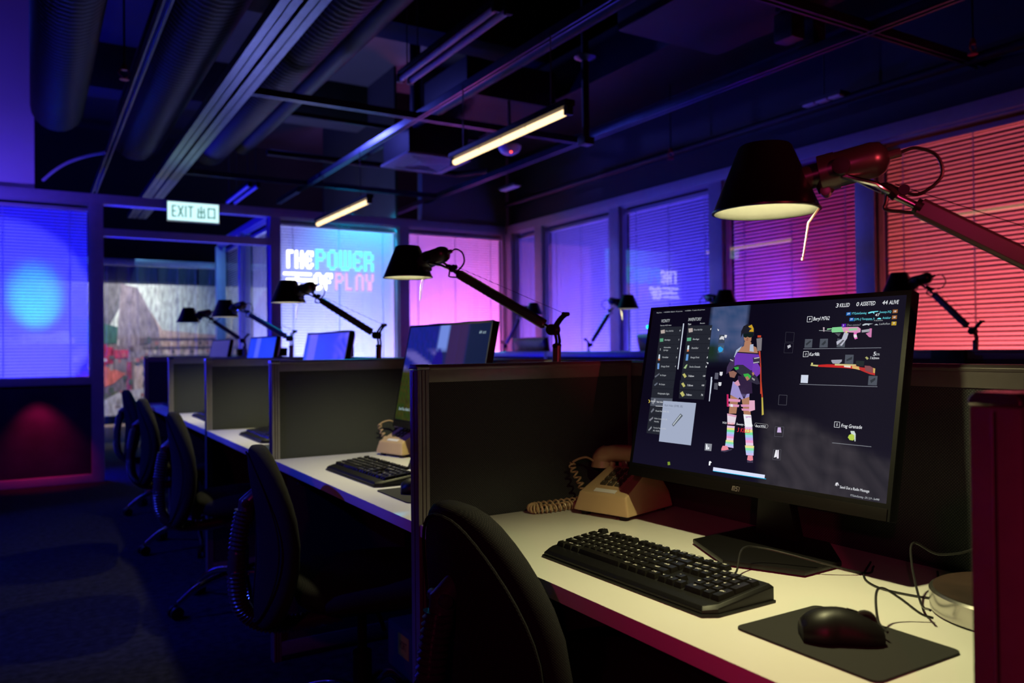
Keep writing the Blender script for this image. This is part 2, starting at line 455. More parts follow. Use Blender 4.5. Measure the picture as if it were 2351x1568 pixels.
# ---- glazed partitions
def pane_box(parent, name, x0, x1, z0, z1, m_, t=0.008, y=0.0):
    m = MB(); m.box(x0, x1, y-t/2, y+t/2, z0, z1); return m.build(name, m_, parent)
def window(n, loc, rz, width, z0=0.905, z1=2.43, lower=True):
    """one glazed bay in local x (width) / z, seen from local -y"""
    r = struct('window_%d' % n, loc); r.rotation_euler = (0, 0, rz)
    W = width
    pane_box(r, 'glass_pane', 0.012, W-0.012, z0+0.012, z1-0.012, GLASS)
    m = MB()
    m.box(0, 0.014, -0.02, 0.03, z0, z1); m.box(W-0.014, W, -0.02, 0.03, z0, z1)
    m.box(0.014, W-0.014, -0.02, 0.03, z1-0.014, z1); m.box(0.014, W-0.014, -0.02, 0.03, z0, z0+0.014)
    m.build('glazing_bead', FRAME, r, bevel=0.002)
    if lower:
        pane_box(r, 'lower_panel', 0.0, W, 0.07, z0-0.055, DARKGLASS, 0.02)
        m = MB(); m.box(0, W, -0.045, 0.05, z0-0.055, z0); m.build('transom', FRAME, r, bevel=0.003)
        m = MB(); m.box(0, W, -0.045, 0.05, 0, 0.07); m.build('bottom_rail', FRAME, r, bevel=0.003)
    return r
def blind(label, loc, rz, width, n, single, tilt=58, z1=2.40, pitch=0.0272, group='closed venetian blinds behind the glass'):
    t = thing('venetian_blind', label, 'blind', loc, rz, group)
    W = width
    m = MB(); m.box(0.01, W-0.01, 0.045, 0.085, z1-0.03, z1); m.build('head_rail', CREAM, t, bevel=0.003)
    def slat_geo(mb, z):
        a = radians(tilt); hw = 0.0120; pts = []
        for k in range(4):
            u = -1+2*k/3; bow = 0.0018*(1-u*u)
            pts.append((0.065 + u*hw*cos(a) + bow*sin(a), z + u*hw*sin(a) - bow*cos(a)))
        v = [(x, y, zz) for y, zz in pts for x in (0.02, W-0.02)]
        mb.add(v, [(2*i, 2*i+1, 2*i+3, 2*i+2) for i in range(3)])
    zs = [z1-0.05-pitch*i for i in range(n)]
    if single:
        mb = MB(); slat_geo(mb, 0.0); first = mb.build('slat', SLAT, t, loc=(0, 0, zs[0]), ang=80)
        for z in zs[1:]:
            c = first.copy(); COL.objects.link(c); c.parent = t; c.location = (0, 0, z + random.uniform(-0.0006, 0.0006))
            c.rotation_euler = (radians(random.uniform(-1.2, 1.2)), 0, 0)
    else:
        mb = MB()
        for z in zs: slat_geo(mb, z)
        mb.build('slat_stack', SLAT, t, ang=80)['kind'] = 'stuff'
    m = MB(); m.box(0.02, W-0.02, 0.05, 0.08, zs[-1]-0.04, zs[-1]-0.025); m.build('bottom_rail', CREAM, t, bevel=0.003)
    for fx in (0.12, 0.5, 0.88):
        m = MB(); m.box(W*fx-0.004, W*fx+0.004, 0.047, 0.049, zs[-1]-0.03, z1-0.03); m.build('ladder_cord', SLAT, t)
    return t
def mullion(name, x0, x1, y0, y1, z0=0, z1=2.43):
    m = MB(); m.box(x0, x1, y0, y1, z0, z1); o = m.build(name, FRAME, bevel=0.004); o['kind'] = 'structure'; return o

NS = 54
# right wall, bays seen from -x: local x runs toward -Y (rz=-90deg), local +y = +X
ymul = [YW-0.0, 7.165, 5.867, 4.579, 3.254, 1.95, 0.65]
bays = []
for i in range(6):
    ya = ymul[i]-(0.16 if i == 0 else 0.07); yb = ymul[i+1]+0.07
    bays.append((ya, ya-yb))
rl = ['violet-lit venetian blind of the narrow bay in the right wall corner', 'violet-to-blue lit venetian blind in the right wall, second bay from the corner',
      'deep blue lit venetian blind that mirrors the pixel sign', 'purple-to-magenta lit venetian blind behind the black lamp shade',
      'coral red lit venetian blind at the near end of the right wall', 'coral red venetian blind of the last bay beyond the picture edge']
for i, (ya, wd) in enumerate(bays):
    window(i+1, (XW, ya, 0), -pi/2, wd)
    blind(rl[i], (XW, ya, 0), -pi/2, wd, NS, i in (3, 4))
for i, y in enumerate(ymul[1:]):
    mullion('trim_%d' % (i+1), XW-0.05, XW+0.06, y-0.07, y+0.07)
mullion('trim_10', XW-0.06, XW+0.09, YW-0.16, YW-0.0)
m = MB(); m.box(XW-0.055, XW+0.06, 0.58, YW-0.06, 2.43, 2.52); o = m.build('trim_11', FRAME, bevel=0.004); o['kind'] = 'structure'
# back wall
window(7, (2.077, YW, 0), 0, 1.253); window(8, (3.443, YW, 0), 0, 1.19)
blind('cyan and lavender lit venetian blind behind the pixel letters', (2.077, YW, 0), 0, 1.253, NS, False)
blind('pink lit venetian blind in the back wall beside the pixel letters', (3.443, YW, 0), 0, 1.19, NS, False)
window(9, (-0.86, YW, 0), 0, 1.297)
blind('deep blue lit venetian blind left of the doorway', (-0.86, YW, 0), 0, 1.297, NS, False)
mullion('trim_12', 1.985, 2.077, YW-0.05, YW+0.06); mullion('trim_13', 3.33, 3.443, YW-0.05, YW+0.06)
mullion('trim_14', 4.633, XW-0.06, YW-0.05, YW+0.06)
mullion('trim_15', 0.437, 0.537, YW-0.05, YW+0.06); mullion('trim_16', -0.96, -0.86, YW-0.05, YW+0.06)
m = MB(); m.box(-1.62, XW-0.06, YW-0.055, YW+0.06, 2.43, 2.515); o = m.build('trim_17', FRAME, bevel=0.004); o['kind'] = 'structure'
m = MB(); m.box(0.537, 1.985, YW-0.04, YW+0.05, 2.15, 2.22); o = m.build('trim_18', FRAME, bevel=0.004); o['kind'] = 'structure'
pane = window(10, (-1.62, YW, 0), 0, 0.66)
# side room beyond the doorway
window(11, (2.02, 10.36, 0), -pi/2, 1.22); window(12, (2.02, 9.03, 0), -pi/2, 1.04)
blind('cyan lit venetian blind beyond the doorway, by the strip curtain', (2.02, 10.36, 0), -pi/2, 1.22, NS, False)
blind('pale lavender venetian blind just beyond the doorway', (2.02, 9.03, 0), -pi/2, 0.98, NS, False)
mullion('trim_19', 1.96, 2.08, 9.03, 9.14); mullion('trim_20', 1.96, 2.08, 10.36, 10.42)
m = MB(); m.box(1.97, 2.07, 7.93, 10.36, 2.43, 2.5); o = m.build('trim_21', FRAME, bevel=0.004); o['kind'] = 'structure'
mullion('trim_22', 1.97, 2.07, 7.925, 7.935)

# ================================================================ entrance: strip curtain and mural
m = MB(); m.box(-1.4, 1.95, 10.38, 10.42, 2.15, 2.23)
rail = m.build('curtain_rail', STEEL, bevel=0.003); tag(rail, 'steel rail across the doorway that the clear strips hang from', 'rail')
strips = []
nth = ['first', 'second', 'third', 'fourth', 'fifth', 'sixth', 'seventh', 'eighth']
for i in range(8):
    x = 0.28 + i*0.222
    m = MB(); wv = 0.11
    ring = []
    for k in range(9):
        u = -1+k/4.0
        ring.append((x+u*wv, 10.33+0.030*cos(u*3.0)-0.09*(i % 2)))
    v = []; nz = 10
    for j in range(nz+1):
        z = 0.04+2.12*j/nz
        for (a, b) in ring: v.append((a+0.006*sin(z*3+i), b+0.006*sin(z*5+i*2), z))
    f = [(j*9+k, j*9+k+1, (j+1)*9+k+1, (j+1)*9+k) for j in range(nz) for k in range(8)]
    m.add(v, f)
    s_ = m.build('curtain_strip', CLEAR, ang=80)
    tag(s_, 'clear vinyl strip hanging before the mural, %s from the left door post' % nth[i], 'curtain strip', 'vinyl strips of the doorway curtain')
mur = thing('wall_mural', 'large printed city mural with stepped buildings beyond the strip curtain', 'mural', (0, 11.6, 0))
m = MB()
def rect(x0, x1, z0, z1, c, y=0.0): m.add([(x0, y, z0), (x1, y, z0), (x1, y, z1), (x0, y, z1)], [(0, 1, 2, 3)], 0, c)
MX0, MX1, MZ0, MZ1 = -1.6, 2.6, 0.30, 2.03
rect(MX0, MX1, MZ0, MZ1, (0.50, 0.54, 0.46))
def mp(pts, c, y): m.add([(x, y, z) for x, z in pts], [tuple(range(len(pts)))], 0, c)
mp([(-1.6, 2.03), (1.05, 2.03), (1.0, 1.75), (0.85, 1.45), (-1.6, 1.2)], (0.11, 0.11, 0.12), -0.002)
mp([(0.45, 1.6), (1.1, 1.42), (1.12, 1.25), (0.4, 1.2)], (0.02, 0.09, 0.06), -0.003)
mp([(-1.6, 1.2), (1.2, 1.25), (1.3, 0.9), (1.3, 0.3), (-1.6, 0.3)], (0.16, 0.12, 0.12), -0.003)
mp([(1.15, 1.9), (1.3, 1.75), (1.5, 1.42), (2.6, 1.32), (2.6, 0.55), (1.15, 0.5)], (0.47, 0.33, 0.26), -0.004)
mp([(1.0, 2.03), (1.2, 1.98), (1.45, 1.45), (1.5, 1.1), (1.2, 1.0), (0.95, 1.3)], (0.20, 0.16, 0.17), -0.005)
random.seed(3)
for r_ in range(6):
    z = 1.28-r_*0.115
    rect(1.25, 2.6, z, z+0.035, (0.10, 0.08, 0.09), -0.006)
    for k in range(12):
        x = 1.28+k*0.11+random.uniform(-0.02, 0.02)
        rect(x, x+random.uniform(0.02, 0.06), z-0.06, z-0.01, random.choice([(0.12, 0.09, 0.09), (0.55, 0.42, 0.32), (0.08, 0.07, 0.08), (0.62, 0.5, 0.4), (0.3, 0.12, 0.08)]), -0.007)
for k in range(14):
    x = 1.15+k*0.1; rect(x, x+0.035, 0.5, 0.78, random.choice([(0.16, 0.1, 0.09), (0.58, 0.46, 0.36), (0.3, 0.22, 0.2)]), -0.006)
rect(1.5, 1.85, 0.66, 0.71, (0.25, 0.05, 0.03), -0.008)
rect(0.62, 0.9, 0.98, 1.2, (0.38, 0.01, 0.05), -0.006); rect(0.78, 0.82, 0.96, 1.24, (0.28, 0.0, 0.01), -0.007); rect(0.88, 1.08, 1.05, 1.16, (0.4, 0.02, 0.06), -0.006)
mp([(0.45, 0.92), (0.8, 0.95), (1.05, 0.85), (0.9, 0.72), (0.5, 0.55)], (0.62, 0.13, 0.08), -0.006)
rect(1.06, 1.12, 0.35, 1.0, (0.28, 0.03, 0.04), -0.006)
mp([(0.5, 0.55), (0.95, 0.62), (0.9, 0.35), (0.5, 0.34)], (0.11, 0.12, 0.05), -0.006)
mp([(0.4, 0.3), (1.0, 0.62), (1.3, 0.65), (1.3, 0.30)], (0.5, 0.46, 0.44), -0.0065)
for k in range(60):
    x = random.uniform(0.3, 1.45); z = random.uniform(0.35, 1.3); s_ = random.uniform(0.02, 0.07)
    rect(x, x+s_, z, z+random.uniform(0.02, 0.10), random.choice([(0.10, 0.07, 0.08), (0.30, 0.22, 0.2), (0.05, 0.08, 0.05), (0.35, 0.08, 0.07), (0.42, 0.36, 0.33)]), -0.0085-k*0.00002)
m.build('print', PRINT, mur)
m = MB(); m.box(MX0-0.03, MX1+0.03, 0.003, 0.05, MZ0-0.03, MZ1+0.03); m.build('backing_board', BLACKP, mur)
m = MB(); m.box(-1.6, 2.6, 11.1, 11.5, 0.0, 0.2); tag(m.build('plinth', mat('plinth_brown', (0.12, 0.08, 0.06), 0.6), bevel=0.01), 'low brown plinth on the floor in front of the mural', 'plinth')

# ================================================================ exit sign and pixel sign
ex = thing('exit_sign', 'lit white box sign reading EXIT and two green Chinese characters over the doorway', 'sign', (1.045, 7.80, 2.317))
m = MB(); m.box(0, 0.46, -0.02, 0.02, 0, 0.185); m.build('sign_housing', STEEL, ex, bevel=0.006)
m = MB(); m.box(0.008, 0.452, -0.024, -0.0205, 0.008, 0.177); m.build('light_panel', EXITW, ex, bevel=0.001)
m = MB()
def st(x0, z0, x1, z1, wd=0.0112):
    a = Vector((x0, -0.0262, z0)); b = Vector((x1, -0.0262, z1)); d = (b-a).normalized()*wd/2; n_ = Vector((-d.z, 0, d.x))
    m.add([a-d+n_, a-d-n_, b+d-n_, b+d+n_], [(0, 1, 2, 3)])
zb, zt = 0.045, 0.14
for s4 in [(0.05, zb, 0.05, zt), (0.05, zb, 0.078, zb), (0.05, (zb+zt)/2, 0.074, (zb+zt)/2), (0.05, zt, 0.078, zt),
           (0.10, zb, 0.138, zt), (0.10, zt, 0.138, zb), (0.163, zb, 0.163, zt), (0.185, zt, 0.225, zt), (0.205, zb, 0.205, zt),
           (0.297, zb, 0.297, zt+0.006), (0.268, zb, 0.326, zb), (0.268, zb, 0.268, zb+0.038), (0.326, zb, 0.326, zb+0.038), (0.272, 0.096, 0.322, 0.096), (0.272, 0.096, 0.272, 0.128), (0.322, 0.096, 0.322, 0.128),
           (0.358, zb, 0.358, zt-0.004), (0.415, zb, 0.415, zt-0.004), (0.358, zb+0.006, 0.415, zb+0.006), (0.358, zt-0.006, 0.415, zt-0.006)]: st(*s4)
m.build('sign_lettering', EXITG, ex)

FONT = {'T': ['111', '100', '100', '100', '100', '100', '100'],
 'H': ['1001', '1001', '1001', '1111', '1001', '1001', '1001'], 'E': ['0111', '1001', '1000', '1110', '1000', '1001', '0110'],
 'P': ['1110', '1001', '1001', '1110', '1000', '1000', '1000'], 'O': ['0110', '1001', '1001', '1001', '1001', '1001', '0110'],
 'W': ['10101', '10101', '10101', '10101', '10101', '10101', '01110'], 'R': ['1110', '1001', '1001', '1110', '1001', '1001', '1001'],
 'F': ['0111', '1001', '1000', '1110', '1000', '1000', '1000'], 'L': ['1000', '1000', '1000', '1000', '1000', '1000', '1110'],
 'A': ['0110', '1001', '1001', '1001', '1001', '1001', '1001'], 'Y': ['1001', '1001', '1001', '0110', '0110', '0110', '0110']}
sg = thing('pixel_sign', 'glowing pixel lettering THE POWER OF PLAY on the back window', 'sign', (0, YW-0.03, 0))
def letter(ch, x0, x1, z0, z1, m_):
    rows = FONT[ch]; nr, nc = len(rows), len(rows[0])
    m = MB(); cw, chh = (x1-x0)/nc, (z1-z0)/nr
    for r in range(nr):
        for c in range(nc):
            if rows[r][c] == '1':
                xx, zz = x0+c*cw, z1-(r+1)*chh
                e = 0.06
                m.add([(xx-cw*e, y, zz-chh*e+dz*(chh*(1+2*e))) if False else (xx-cw*e+dx*cw*(1+2*e), y, zz-chh*e+dz*chh*(1+2*e)) for y in (-0.008, 0.004) for dz in (0, 1) for dx in (0, 1)],
                      [(0, 1, 3, 2), (4, 6, 7, 5), (0, 4, 5, 1), (2, 3, 7, 6), (0, 2, 6, 4), (1, 5, 7, 3)])
    return m.build('letter', m_, sg)
def wrd(word, x0, x1, z0, z1, m_, gap=0.022):
    ws = [len(FONT[c][0]) for c in word]; tot = sum(ws); u = (x1-x0-gap*(len(word)-1))/tot; x = x0
    for c, n_ in zip(word, ws):
        letter(c, x, x+u*n_, z0, z1, m_); x += u*n_+gap
wrd('THE', 2.15, 2.405, 1.945, 2.115, SIGNW, 0.028)
wrd('POWER', 2.435, 3.045, 1.94, 2.14, SIGNC)
wrd('OF', 2.42, 2.60, 1.735, 1.90, SIGNW, 0.022)
wrd('PLAY', 2.635, 3.045, 1.735, 1.915, SIGNP)
for (x0, x1, z) in [(2.115, 2.385, 1.885), (2.14, 2.40, 1.825), (2.115, 2.36, 1.77)]:
    m = MB(); m.tube([(x0, -0.004, z), (x1, -0.004, z)], 0.013, 10); m.build('light_bar', SIGNW, sg)
m = MB(); m.tube([(2.245, -0.004, 1.86), (2.245, -0.004, 1.84)], 0.014, 10); m.build('light_dot', SIGNW, sg)

# ================================================================ ceiling services
def channel(label, p0, p1, wd, h, m_=TRACK, name='ceiling_track', grp='steel channel grid under the ceiling'):
    p0, p1 = Vector(p0), Vector(p1); L = (p1-p0).length; d = (p1-p0).normalized()
    t = thing(name, label, 'ceiling track', p0, atan2(-d.x, d.y), grp)
    m = MB(); t_ = 0.003
    n = wd/2
    m.box(-n, -n+t_, 0, L, 0, h); m.box(n-t_, n, 0, L, 0, h); m.box(-n, n, 0, L, h-t_, h)
    m.box(-n, -n*0.42, 0, L, 0, t_); m.box(n*0.42, n, 0, L, 0, t_)
    m.build('channel', m_, t)
    return t
G = 2.70
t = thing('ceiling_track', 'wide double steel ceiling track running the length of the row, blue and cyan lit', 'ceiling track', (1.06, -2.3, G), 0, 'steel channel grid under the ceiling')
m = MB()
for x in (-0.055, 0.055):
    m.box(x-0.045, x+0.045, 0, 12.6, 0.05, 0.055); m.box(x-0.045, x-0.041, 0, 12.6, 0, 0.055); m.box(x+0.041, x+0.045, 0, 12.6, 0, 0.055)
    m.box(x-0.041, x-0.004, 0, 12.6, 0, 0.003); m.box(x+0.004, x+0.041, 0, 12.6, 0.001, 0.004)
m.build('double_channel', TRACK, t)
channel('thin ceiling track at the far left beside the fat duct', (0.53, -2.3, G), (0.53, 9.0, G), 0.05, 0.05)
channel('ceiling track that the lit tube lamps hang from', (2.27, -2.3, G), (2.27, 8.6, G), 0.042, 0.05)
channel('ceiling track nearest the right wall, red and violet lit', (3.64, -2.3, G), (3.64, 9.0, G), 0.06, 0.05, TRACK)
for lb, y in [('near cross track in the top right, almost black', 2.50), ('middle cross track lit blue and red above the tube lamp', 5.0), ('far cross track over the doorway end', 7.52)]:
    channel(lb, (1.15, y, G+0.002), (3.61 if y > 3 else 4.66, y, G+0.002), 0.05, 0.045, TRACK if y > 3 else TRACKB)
def duct(label, x, z, r, y0, y1, rib=0.012, pitch=0.055):
    m = MB(); prof = []; y = y0
    while y < y1:
        prof.append((y, r)); prof.append((y+pitch*0.35, r-rib)); prof.append((y+pitch*0.7, r-rib*0.2)); y += pitch
    m.rings([[(x+rr*cos(2*pi*k/20), yy, z+rr*sin(2*pi*k/20)) for k in range(20)] for yy, rr in prof])
    o = m.build('air_duct', DUCT, ang=60)
    tag(o, label, 'duct', 'black air ducts under the ceiling'); return o
duct('fat ribbed black duct between the two left ceiling tracks', 0.78, 3.0, 0.21, -1.5, 7.6)
duct('ribbed black duct right of the wide double track', 1.40, 3.0, 0.165, -1.5, 7.7)
duct('ribbed black duct at the far left by the white bulkhead', 0.17, 3.0, 0.18, -1.5, 7.0)
for x, z, r, lb in [(1.68, 3.02, 0.075, 'smooth dark pipe beside the ribbed duct'), (4.52, 2.72, 0.028, 'thin sprinkler pipe along the right wall above the windows'), (2.75, 3.0, 0.03, 'thin conduit pipe between the ceiling tracks')]:
    m = MB(); m.cyl((x, -1.5, z), (x, 7.6, z), r); tag(m.build('ceiling_pipe', DUCT), lb, 'pipe')
m = MB(); m.cyl((1.8, 7.2, 2.9), (3.7, 7.2, 2.9), 0.03); m.cyl((1.8, 6.6, 3.1), (3.7, 6.6, 3.1), 0.02); m.cyl((3.7, 7.2, 2.9), (3.9, 6.9, 2.9), 0.03)
tag(m.build('ceiling_pipe', DUCT), 'pair of cross pipes under the far ceiling', 'pipe')
# sheet-metal duct boxes and soffits
for b, lb in [((2.95, 3.8, 5.55, 6.35, 3.15, 3.45), 'flat duct box over the lit tube lamp, its underside red lit'),
              ((2.9, 3.7, 2.2, 3.6, 2.95, 3.3), 'dark sheet-metal duct box in the upper right'),
              ((3.85, 4.66, -1.0, 7.6, 3.25, 3.6), 'long dark duct along the top of the right wall')]:
    m = MB(); m.box(*b); tag(m.build('duct_box', DUCT, bevel=0.01), lb, 'duct')
# air diffuser
df = thing('air_diffuser', 'square ceiling air diffuser with slats, red lit, left below the near tube lamp', 'air vent', (2.98, 6.4, 2.76))
m = MB(); m.box(-0.3, 0.3, -0.3, 0.3, 0.0, 0.02); m.build('vent_frame', GREYW, df, bevel=0.004)
m = MB(); m.box(-0.28, 0.28, -0.28, 0.28, 0.02, 0.3); m.cyl((0, 0.2, 0.3), (0, 0.2, 1.44), 0.05); m.build('vent_box', DUCT, df, bevel=0.004)
for k in range(1, 4):
    m = MB(); a = 0.07*k; 
    for q_ in range(4):
        m.T = Matrix.Rotation(q_*pi/2, 4, 'Z'); m.add([(-a, a, -0.012), (a, a, -0.012), (a+0.03, a+0.03, -0.001), (-a-0.03, a+0.03, -0.001)], [(0, 1, 2, 3)])
    m.build('vent_blade', GREYW, df)
# hanging tube lamps
def tube_lamp(label, yn, yf, z, x=2.25, lit=True, hang=(0.12, 0.92), top=G+0.03):
    t = thing('tube_lamp', label, 'tube lamp', (x, yn, z), 0, 'hanging fluorescent tubes')
    L = yf-yn
    m = MB(); m.box(*((-0.03, 0.03) if lit else (-0.014, 0.014)), 0, L, 0.022, 0.055); m.build('fixture_body', BLACKP, t, bevel=0.004)
    m = MB(); m.cyl((0, 0.03, 0.0), (0, L-0.03, 0.0), 0.0175, n=16); m.build('tube', TUBE if lit else TUBEOFF, t)
    for y in (0.0, L-0.03):
        m = MB(); m.box(-0.02, 0.02, y, y+0.03, -0.02, 0.03); m.build('end_cap', BLACKS, t, bevel=0.004)
    for f in (0.3, 0.5, 0.7):
        m = MB(); m.tube([(0.021*cos(a), 0, 0.021*sin(a)) for a in [pi*1.1+k*pi*1.8/8 for k in range(0)]] or [(-0.02, L*f, 0.02), (-0.02, L*f, 0.0), (0.0, L*f, -0.019), (0.02, L*f, 0.0), (0.02, L*f, 0.02)], 0.0015, 4); m.build('tube_clip', BLACKS, t)
    for f in hang:
        m = MB(); m.cyl((0, L*f, 0.05), (0, L*f, top-z), 0.004, n=6); m.build('hanging_rod', ALU_D, t)
    return t
tube_lamp('lit warm tube lamp hanging above the rows, the larger and nearer one', 3.165, 4.43, 2.283, hang=(0.13, 0.886))
tube_lamp('lit warm tube lamp hanging in front of the pixel lettering window', 5.85, 7.20, 2.283, hang=(0.16, 0.86))
for lb, x, y0, y1, z in [('unlit twin tube lamp under the ceiling, left tube, top middle', 1.96, 3.36, 4.58, 2.80), ('unlit twin tube lamp under the ceiling, right tube, top middle', 2.03, 3.36, 4.58, 2.80),
                        ('unlit tube lamp far back above the exit sign, left of a pair', 1.86, 8.1, 9.2, 2.78), ('unlit tube lamp far back above the exit sign, right of a pair', 1.94, 8.1, 9.2, 2.78)]:
    tube_lamp(lb, y0, y1, z, x, False, (0.1, 0.9), 4.2)
# smoke detector
sd = thing('smoke_detector', 'white dome smoke detector with a red light behind the near tube lamp', 'smoke detector', (3.35, 5.57, 2.78))
m = MB(); m.lathe([(0.002, -0.075), (0.04, -0.07), (0.075, -0.05), (0.092, -0.02), (0.095, 0.0), (0.06, 0.01), (0.002, 0.011)], 28); m.build('dome', SMOKE, sd)
m = MB(); m.rings([[(p[0]-0.02, p[1]-0.055, p[2]-0.062) for p in r] for r in superell(0.009, 0.009, 0.009, 1, 1, 10, 6)]); m.build('indicator_light', LEDR, sd)
m = MB(); m.cyl((0, 0, 0.01), (0, 0, 0.37), 0.012, n=8); m.build('drop_pipe', DUCT, sd)
# pole with disc
pl = thing('ceiling_pole', 'black ceiling pole with a round blue-lit flange right of the near tube lamp', 'pole', (3.11, 4.2, 2.5))
m = MB(); m.cyl((0, 0, 0), (0, 0, 1.7), 0.024, n=14); m.build('tube_section', BLACKP, pl)
m = MB(); m.lathe([(0.024, 0.54), (0.07, 0.535), (0.072, 0.525), (0.024, 0.50)], 24); m.build('flange', TRACK, pl)
m = MB(); m.box(-0.04, 0.04, -0.04, 0.04, -0.05, 0.0); m.build('end_block', BLACKP, pl, bevel=0.004)
# sprinkler heads
def sprinkler(label, x, y, z):
    t = thing('sprinkler', label, 'sprinkler', (x, y, z), 0, 'fire sprinklers')
    m = MB(); m.cyl((0, 0, 0.03), (0, 0, 3.25-z), 0.006, n=8); m.build('drop_pipe', DUCT, t)
    m = MB(); m.cyl((0, 0, 0.0), (0, 0, 0.03), 0.018, 0.012, n=12); m.tube([(0.016, 0, 0.01), (0.03, 0, -0.02), (0.0, 0, -0.05), (-0.03, 0, -0.02), (-0.016, 0, 0.01)], 0.005, 6); m.build('sprinkler_body', SPRK, t)
    m = MB(); m.cyl((0, 0, -0.05), (0, 0, -0.056), 0.026, n=14); m.build('deflector', SPRK, t)
sprinkler('red sprinkler head hanging near the top right corner', 4.30, 2.35, 2.72)
sprinkler('red sprinkler head over the blue-lit ceiling right of the tube lamp', 4.44, 4.85, 2.70)
sprinkler('dark red sprinkler head beside the far left ceiling track', 0.46, 5.06, 2.75)
# small ceiling sensors
for lb, x, y in [('small three-cell ceiling fitting, pink lit, above the black lamp shade', 4.48, 3.42), ('small three-cell ceiling fitting at the far corner, lilac lit', 4.12, 6.85)]:
    t = thing('ceiling_fitting', lb, 'ceiling light', (x, y, 2.74), 0, 'three-cell ceiling fittings')
    m = MB(); m.box(-0.05, 0.05, -0.16, 0.16, 0.0, 0.02); m.cyl((0, 0, 0.02), (0, 0, 0.505), 0.006, n=6); m.build('fitting_body', TRACKB, t)
    for k in (-1, 0, 1):
        m = MB(); m.box(-0.035, 0.035, k*0.1-0.042, k*0.1+0.042, -0.012, -0.001); m.build('cell', SMOKE, t, bevel=0.003)
# flexible conduit by white bulkhead
m = MB(); m.tube(bez([(0.08, 7.6, 2.55), (0.16, 7.5, 2.62), (0.26, 7.4, 2.68), (0.38, 7.2, 2.70), (0.5, 7.0, 2.70)]), 0.012, 8)
tag(m.build('conduit', mat('grey_conduit', (0.3, 0.3, 0.34), 0.5)), 'grey flexible conduit curling beside the white bulkhead', 'cable')
# small speaker boxes upper right
t = thing('track_spotlight', 'pair of small black box spotlights in the upper right ceiling', 'spotlight', (3.42, 2.8, 2.85))
for k in (0, 1):
    m = MB(); m.box(k*0.17, k*0.17+0.1, 0, 0.12, -0.1, 0.05); m.build('spot_head', TRACKB, t, bevel=0.006)
m = MB(); m.box(-0.03, 0.32, 0.04, 0.08, 0.05, 0.09); m.build('mounting_bar', TRACKB, t)

# ================================================================ desk row: partitions and desks
def partition_panel(t, L, zt=ZT, first_post=True):
    """local x along the panel from 0 to L, y -0.045..0, z up"""
    T_ = 0.045
    def strip(name, x0, x1, ins, z0, z1, mt, bev=0.0012):
        m = MB(); m.box(x0, x1, -T_+ins, -ins, z0, z1); return m.build(name, mt, t, bevel=bev)
    zr = zt-0.012
    strip('end_post', 0.0, 0.0095, 0.0, 0.0, zr, ALU, 0.003)
    m = MB(); m.box(-0.0004, 0.0005, -0.0245, -0.0215, 0.0, zr-0.004); m.build('front_groove', ALU_D, t)
    m = MB(); m.cyl((0, -0.0205, 0.0), (0, -0.0205, zr-0.004), 0.0011, n=8); m.build('front_bead', ALU, t)
    strip('post_groove', 0.0095, 0.0115, 0.004, 0.0, zr, ALU_D, 0)
    strip('post_rib', 0.0115, 0.0185, 0.001, 0.0, zr, ALU)
    strip('post_groove', 0.0185, 0.0205, 0.004, 0.0, zr, ALU_D, 0)
    strip('post_rib', 0.0205, 0.0285, 0.0015, 0.0, zr, ALU)
    strip('rear_post', L-0.012, L, 0.002, 0.0, zr, ALU)
    strip('top_rail', 0.0285, L-0.012, 0.0015, zt-0.040, zr, ALU)
    strip('bottom_rail', 0.0285, L-0.012, 0.0015, 0.02, 0.07, ALU)
    m = MB()
    prof = [(-T_, zr), (-T_, zr+0.006), (-T_+0.006, zt), (-0.006, zt), (0, zr+0.006), (0, zr)]
    m.rings([[(x, y, z) for y, z in prof] for x in (0.03, L)]); m.build('top_cap', ALU, t, bevel=0.0015)
    m = MB(); m.rings([[(x, y-0.0008 if y < -0.02 else y+0.0008, z+0.001) for y, z in prof] for x in (-0.0015, 0.03)]); m.build('corner_cap', STEEL, t, bevel=0.0025, seg=3)
    m = MB(); m.box(0.0285, L-0.012, -T_+0.005, -0.005, 0.07, zt-0.040); m.build('fabric_panel', FABRIC, t)
where = ['nearest partition at the right edge of the picture, magenta lit end post', 'grey cloth partition between the two nearest desks, with aluminium edge',
         'grey cloth partition between the second and third desk', 'grey cloth partition between the third and fourth desk',
         'grey cloth partition between the fourth and fifth desk', 'last grey cloth partition of the row, by the doorway']
for k in range(6):
    t = thing('desk_divider', where[k], 'partition', (XP, Y0+DY*k, 0), 0, 'cloth partitions between the desks')
    partition_panel(t, XS-XP, 1.08 if k == 0 else ZT)
ordn = ['first', 'second', 'third', 'fourth', 'fifth']
for k in range(5):
    ya, yb = Y0+DY*k, Y0+DY*(k+1)
    t = thing('back_screen', 'low cloth screen behind the %s monitor from the near end' % ordn[k], 'partition', (XS, yb-0.001, 0), -pi/2, 'cloth screens along the back of the desks')
    # local x -> -Y ; local y -> +X ; panel occupies y -0.045..0 so shift
    t.location = (XS+0.047, yb-0.001, 0)
    partition_panel(t, DY-0.002)
    d = thing('desk', 'white laminate desk, %s from the near end' % ordn[k], 'desk', (XP+0.002, ya+0.002, 0), 0, 'white desks of the row')
    m = MB(); W_ = DY-0.045-0.004; m.box(0, XS-XP-0.004, 0, W_, ZD-0.027, ZD); m.build('desktop', DESK_W, d, bevel=0.0015)
    for y in (0.02, W_-0.04):
        m = MB(); m.box(0.08, 0.56, y, y+0.02, ZD-0.09, ZD-0.027); m.build('bracket', ALU_D, d)
    m = MB(); m.box(0.5, 0.52, 0.02, W_-0.02, 0.35, ZD-0.027); m.build('modesty_panel', BLACKP, d)
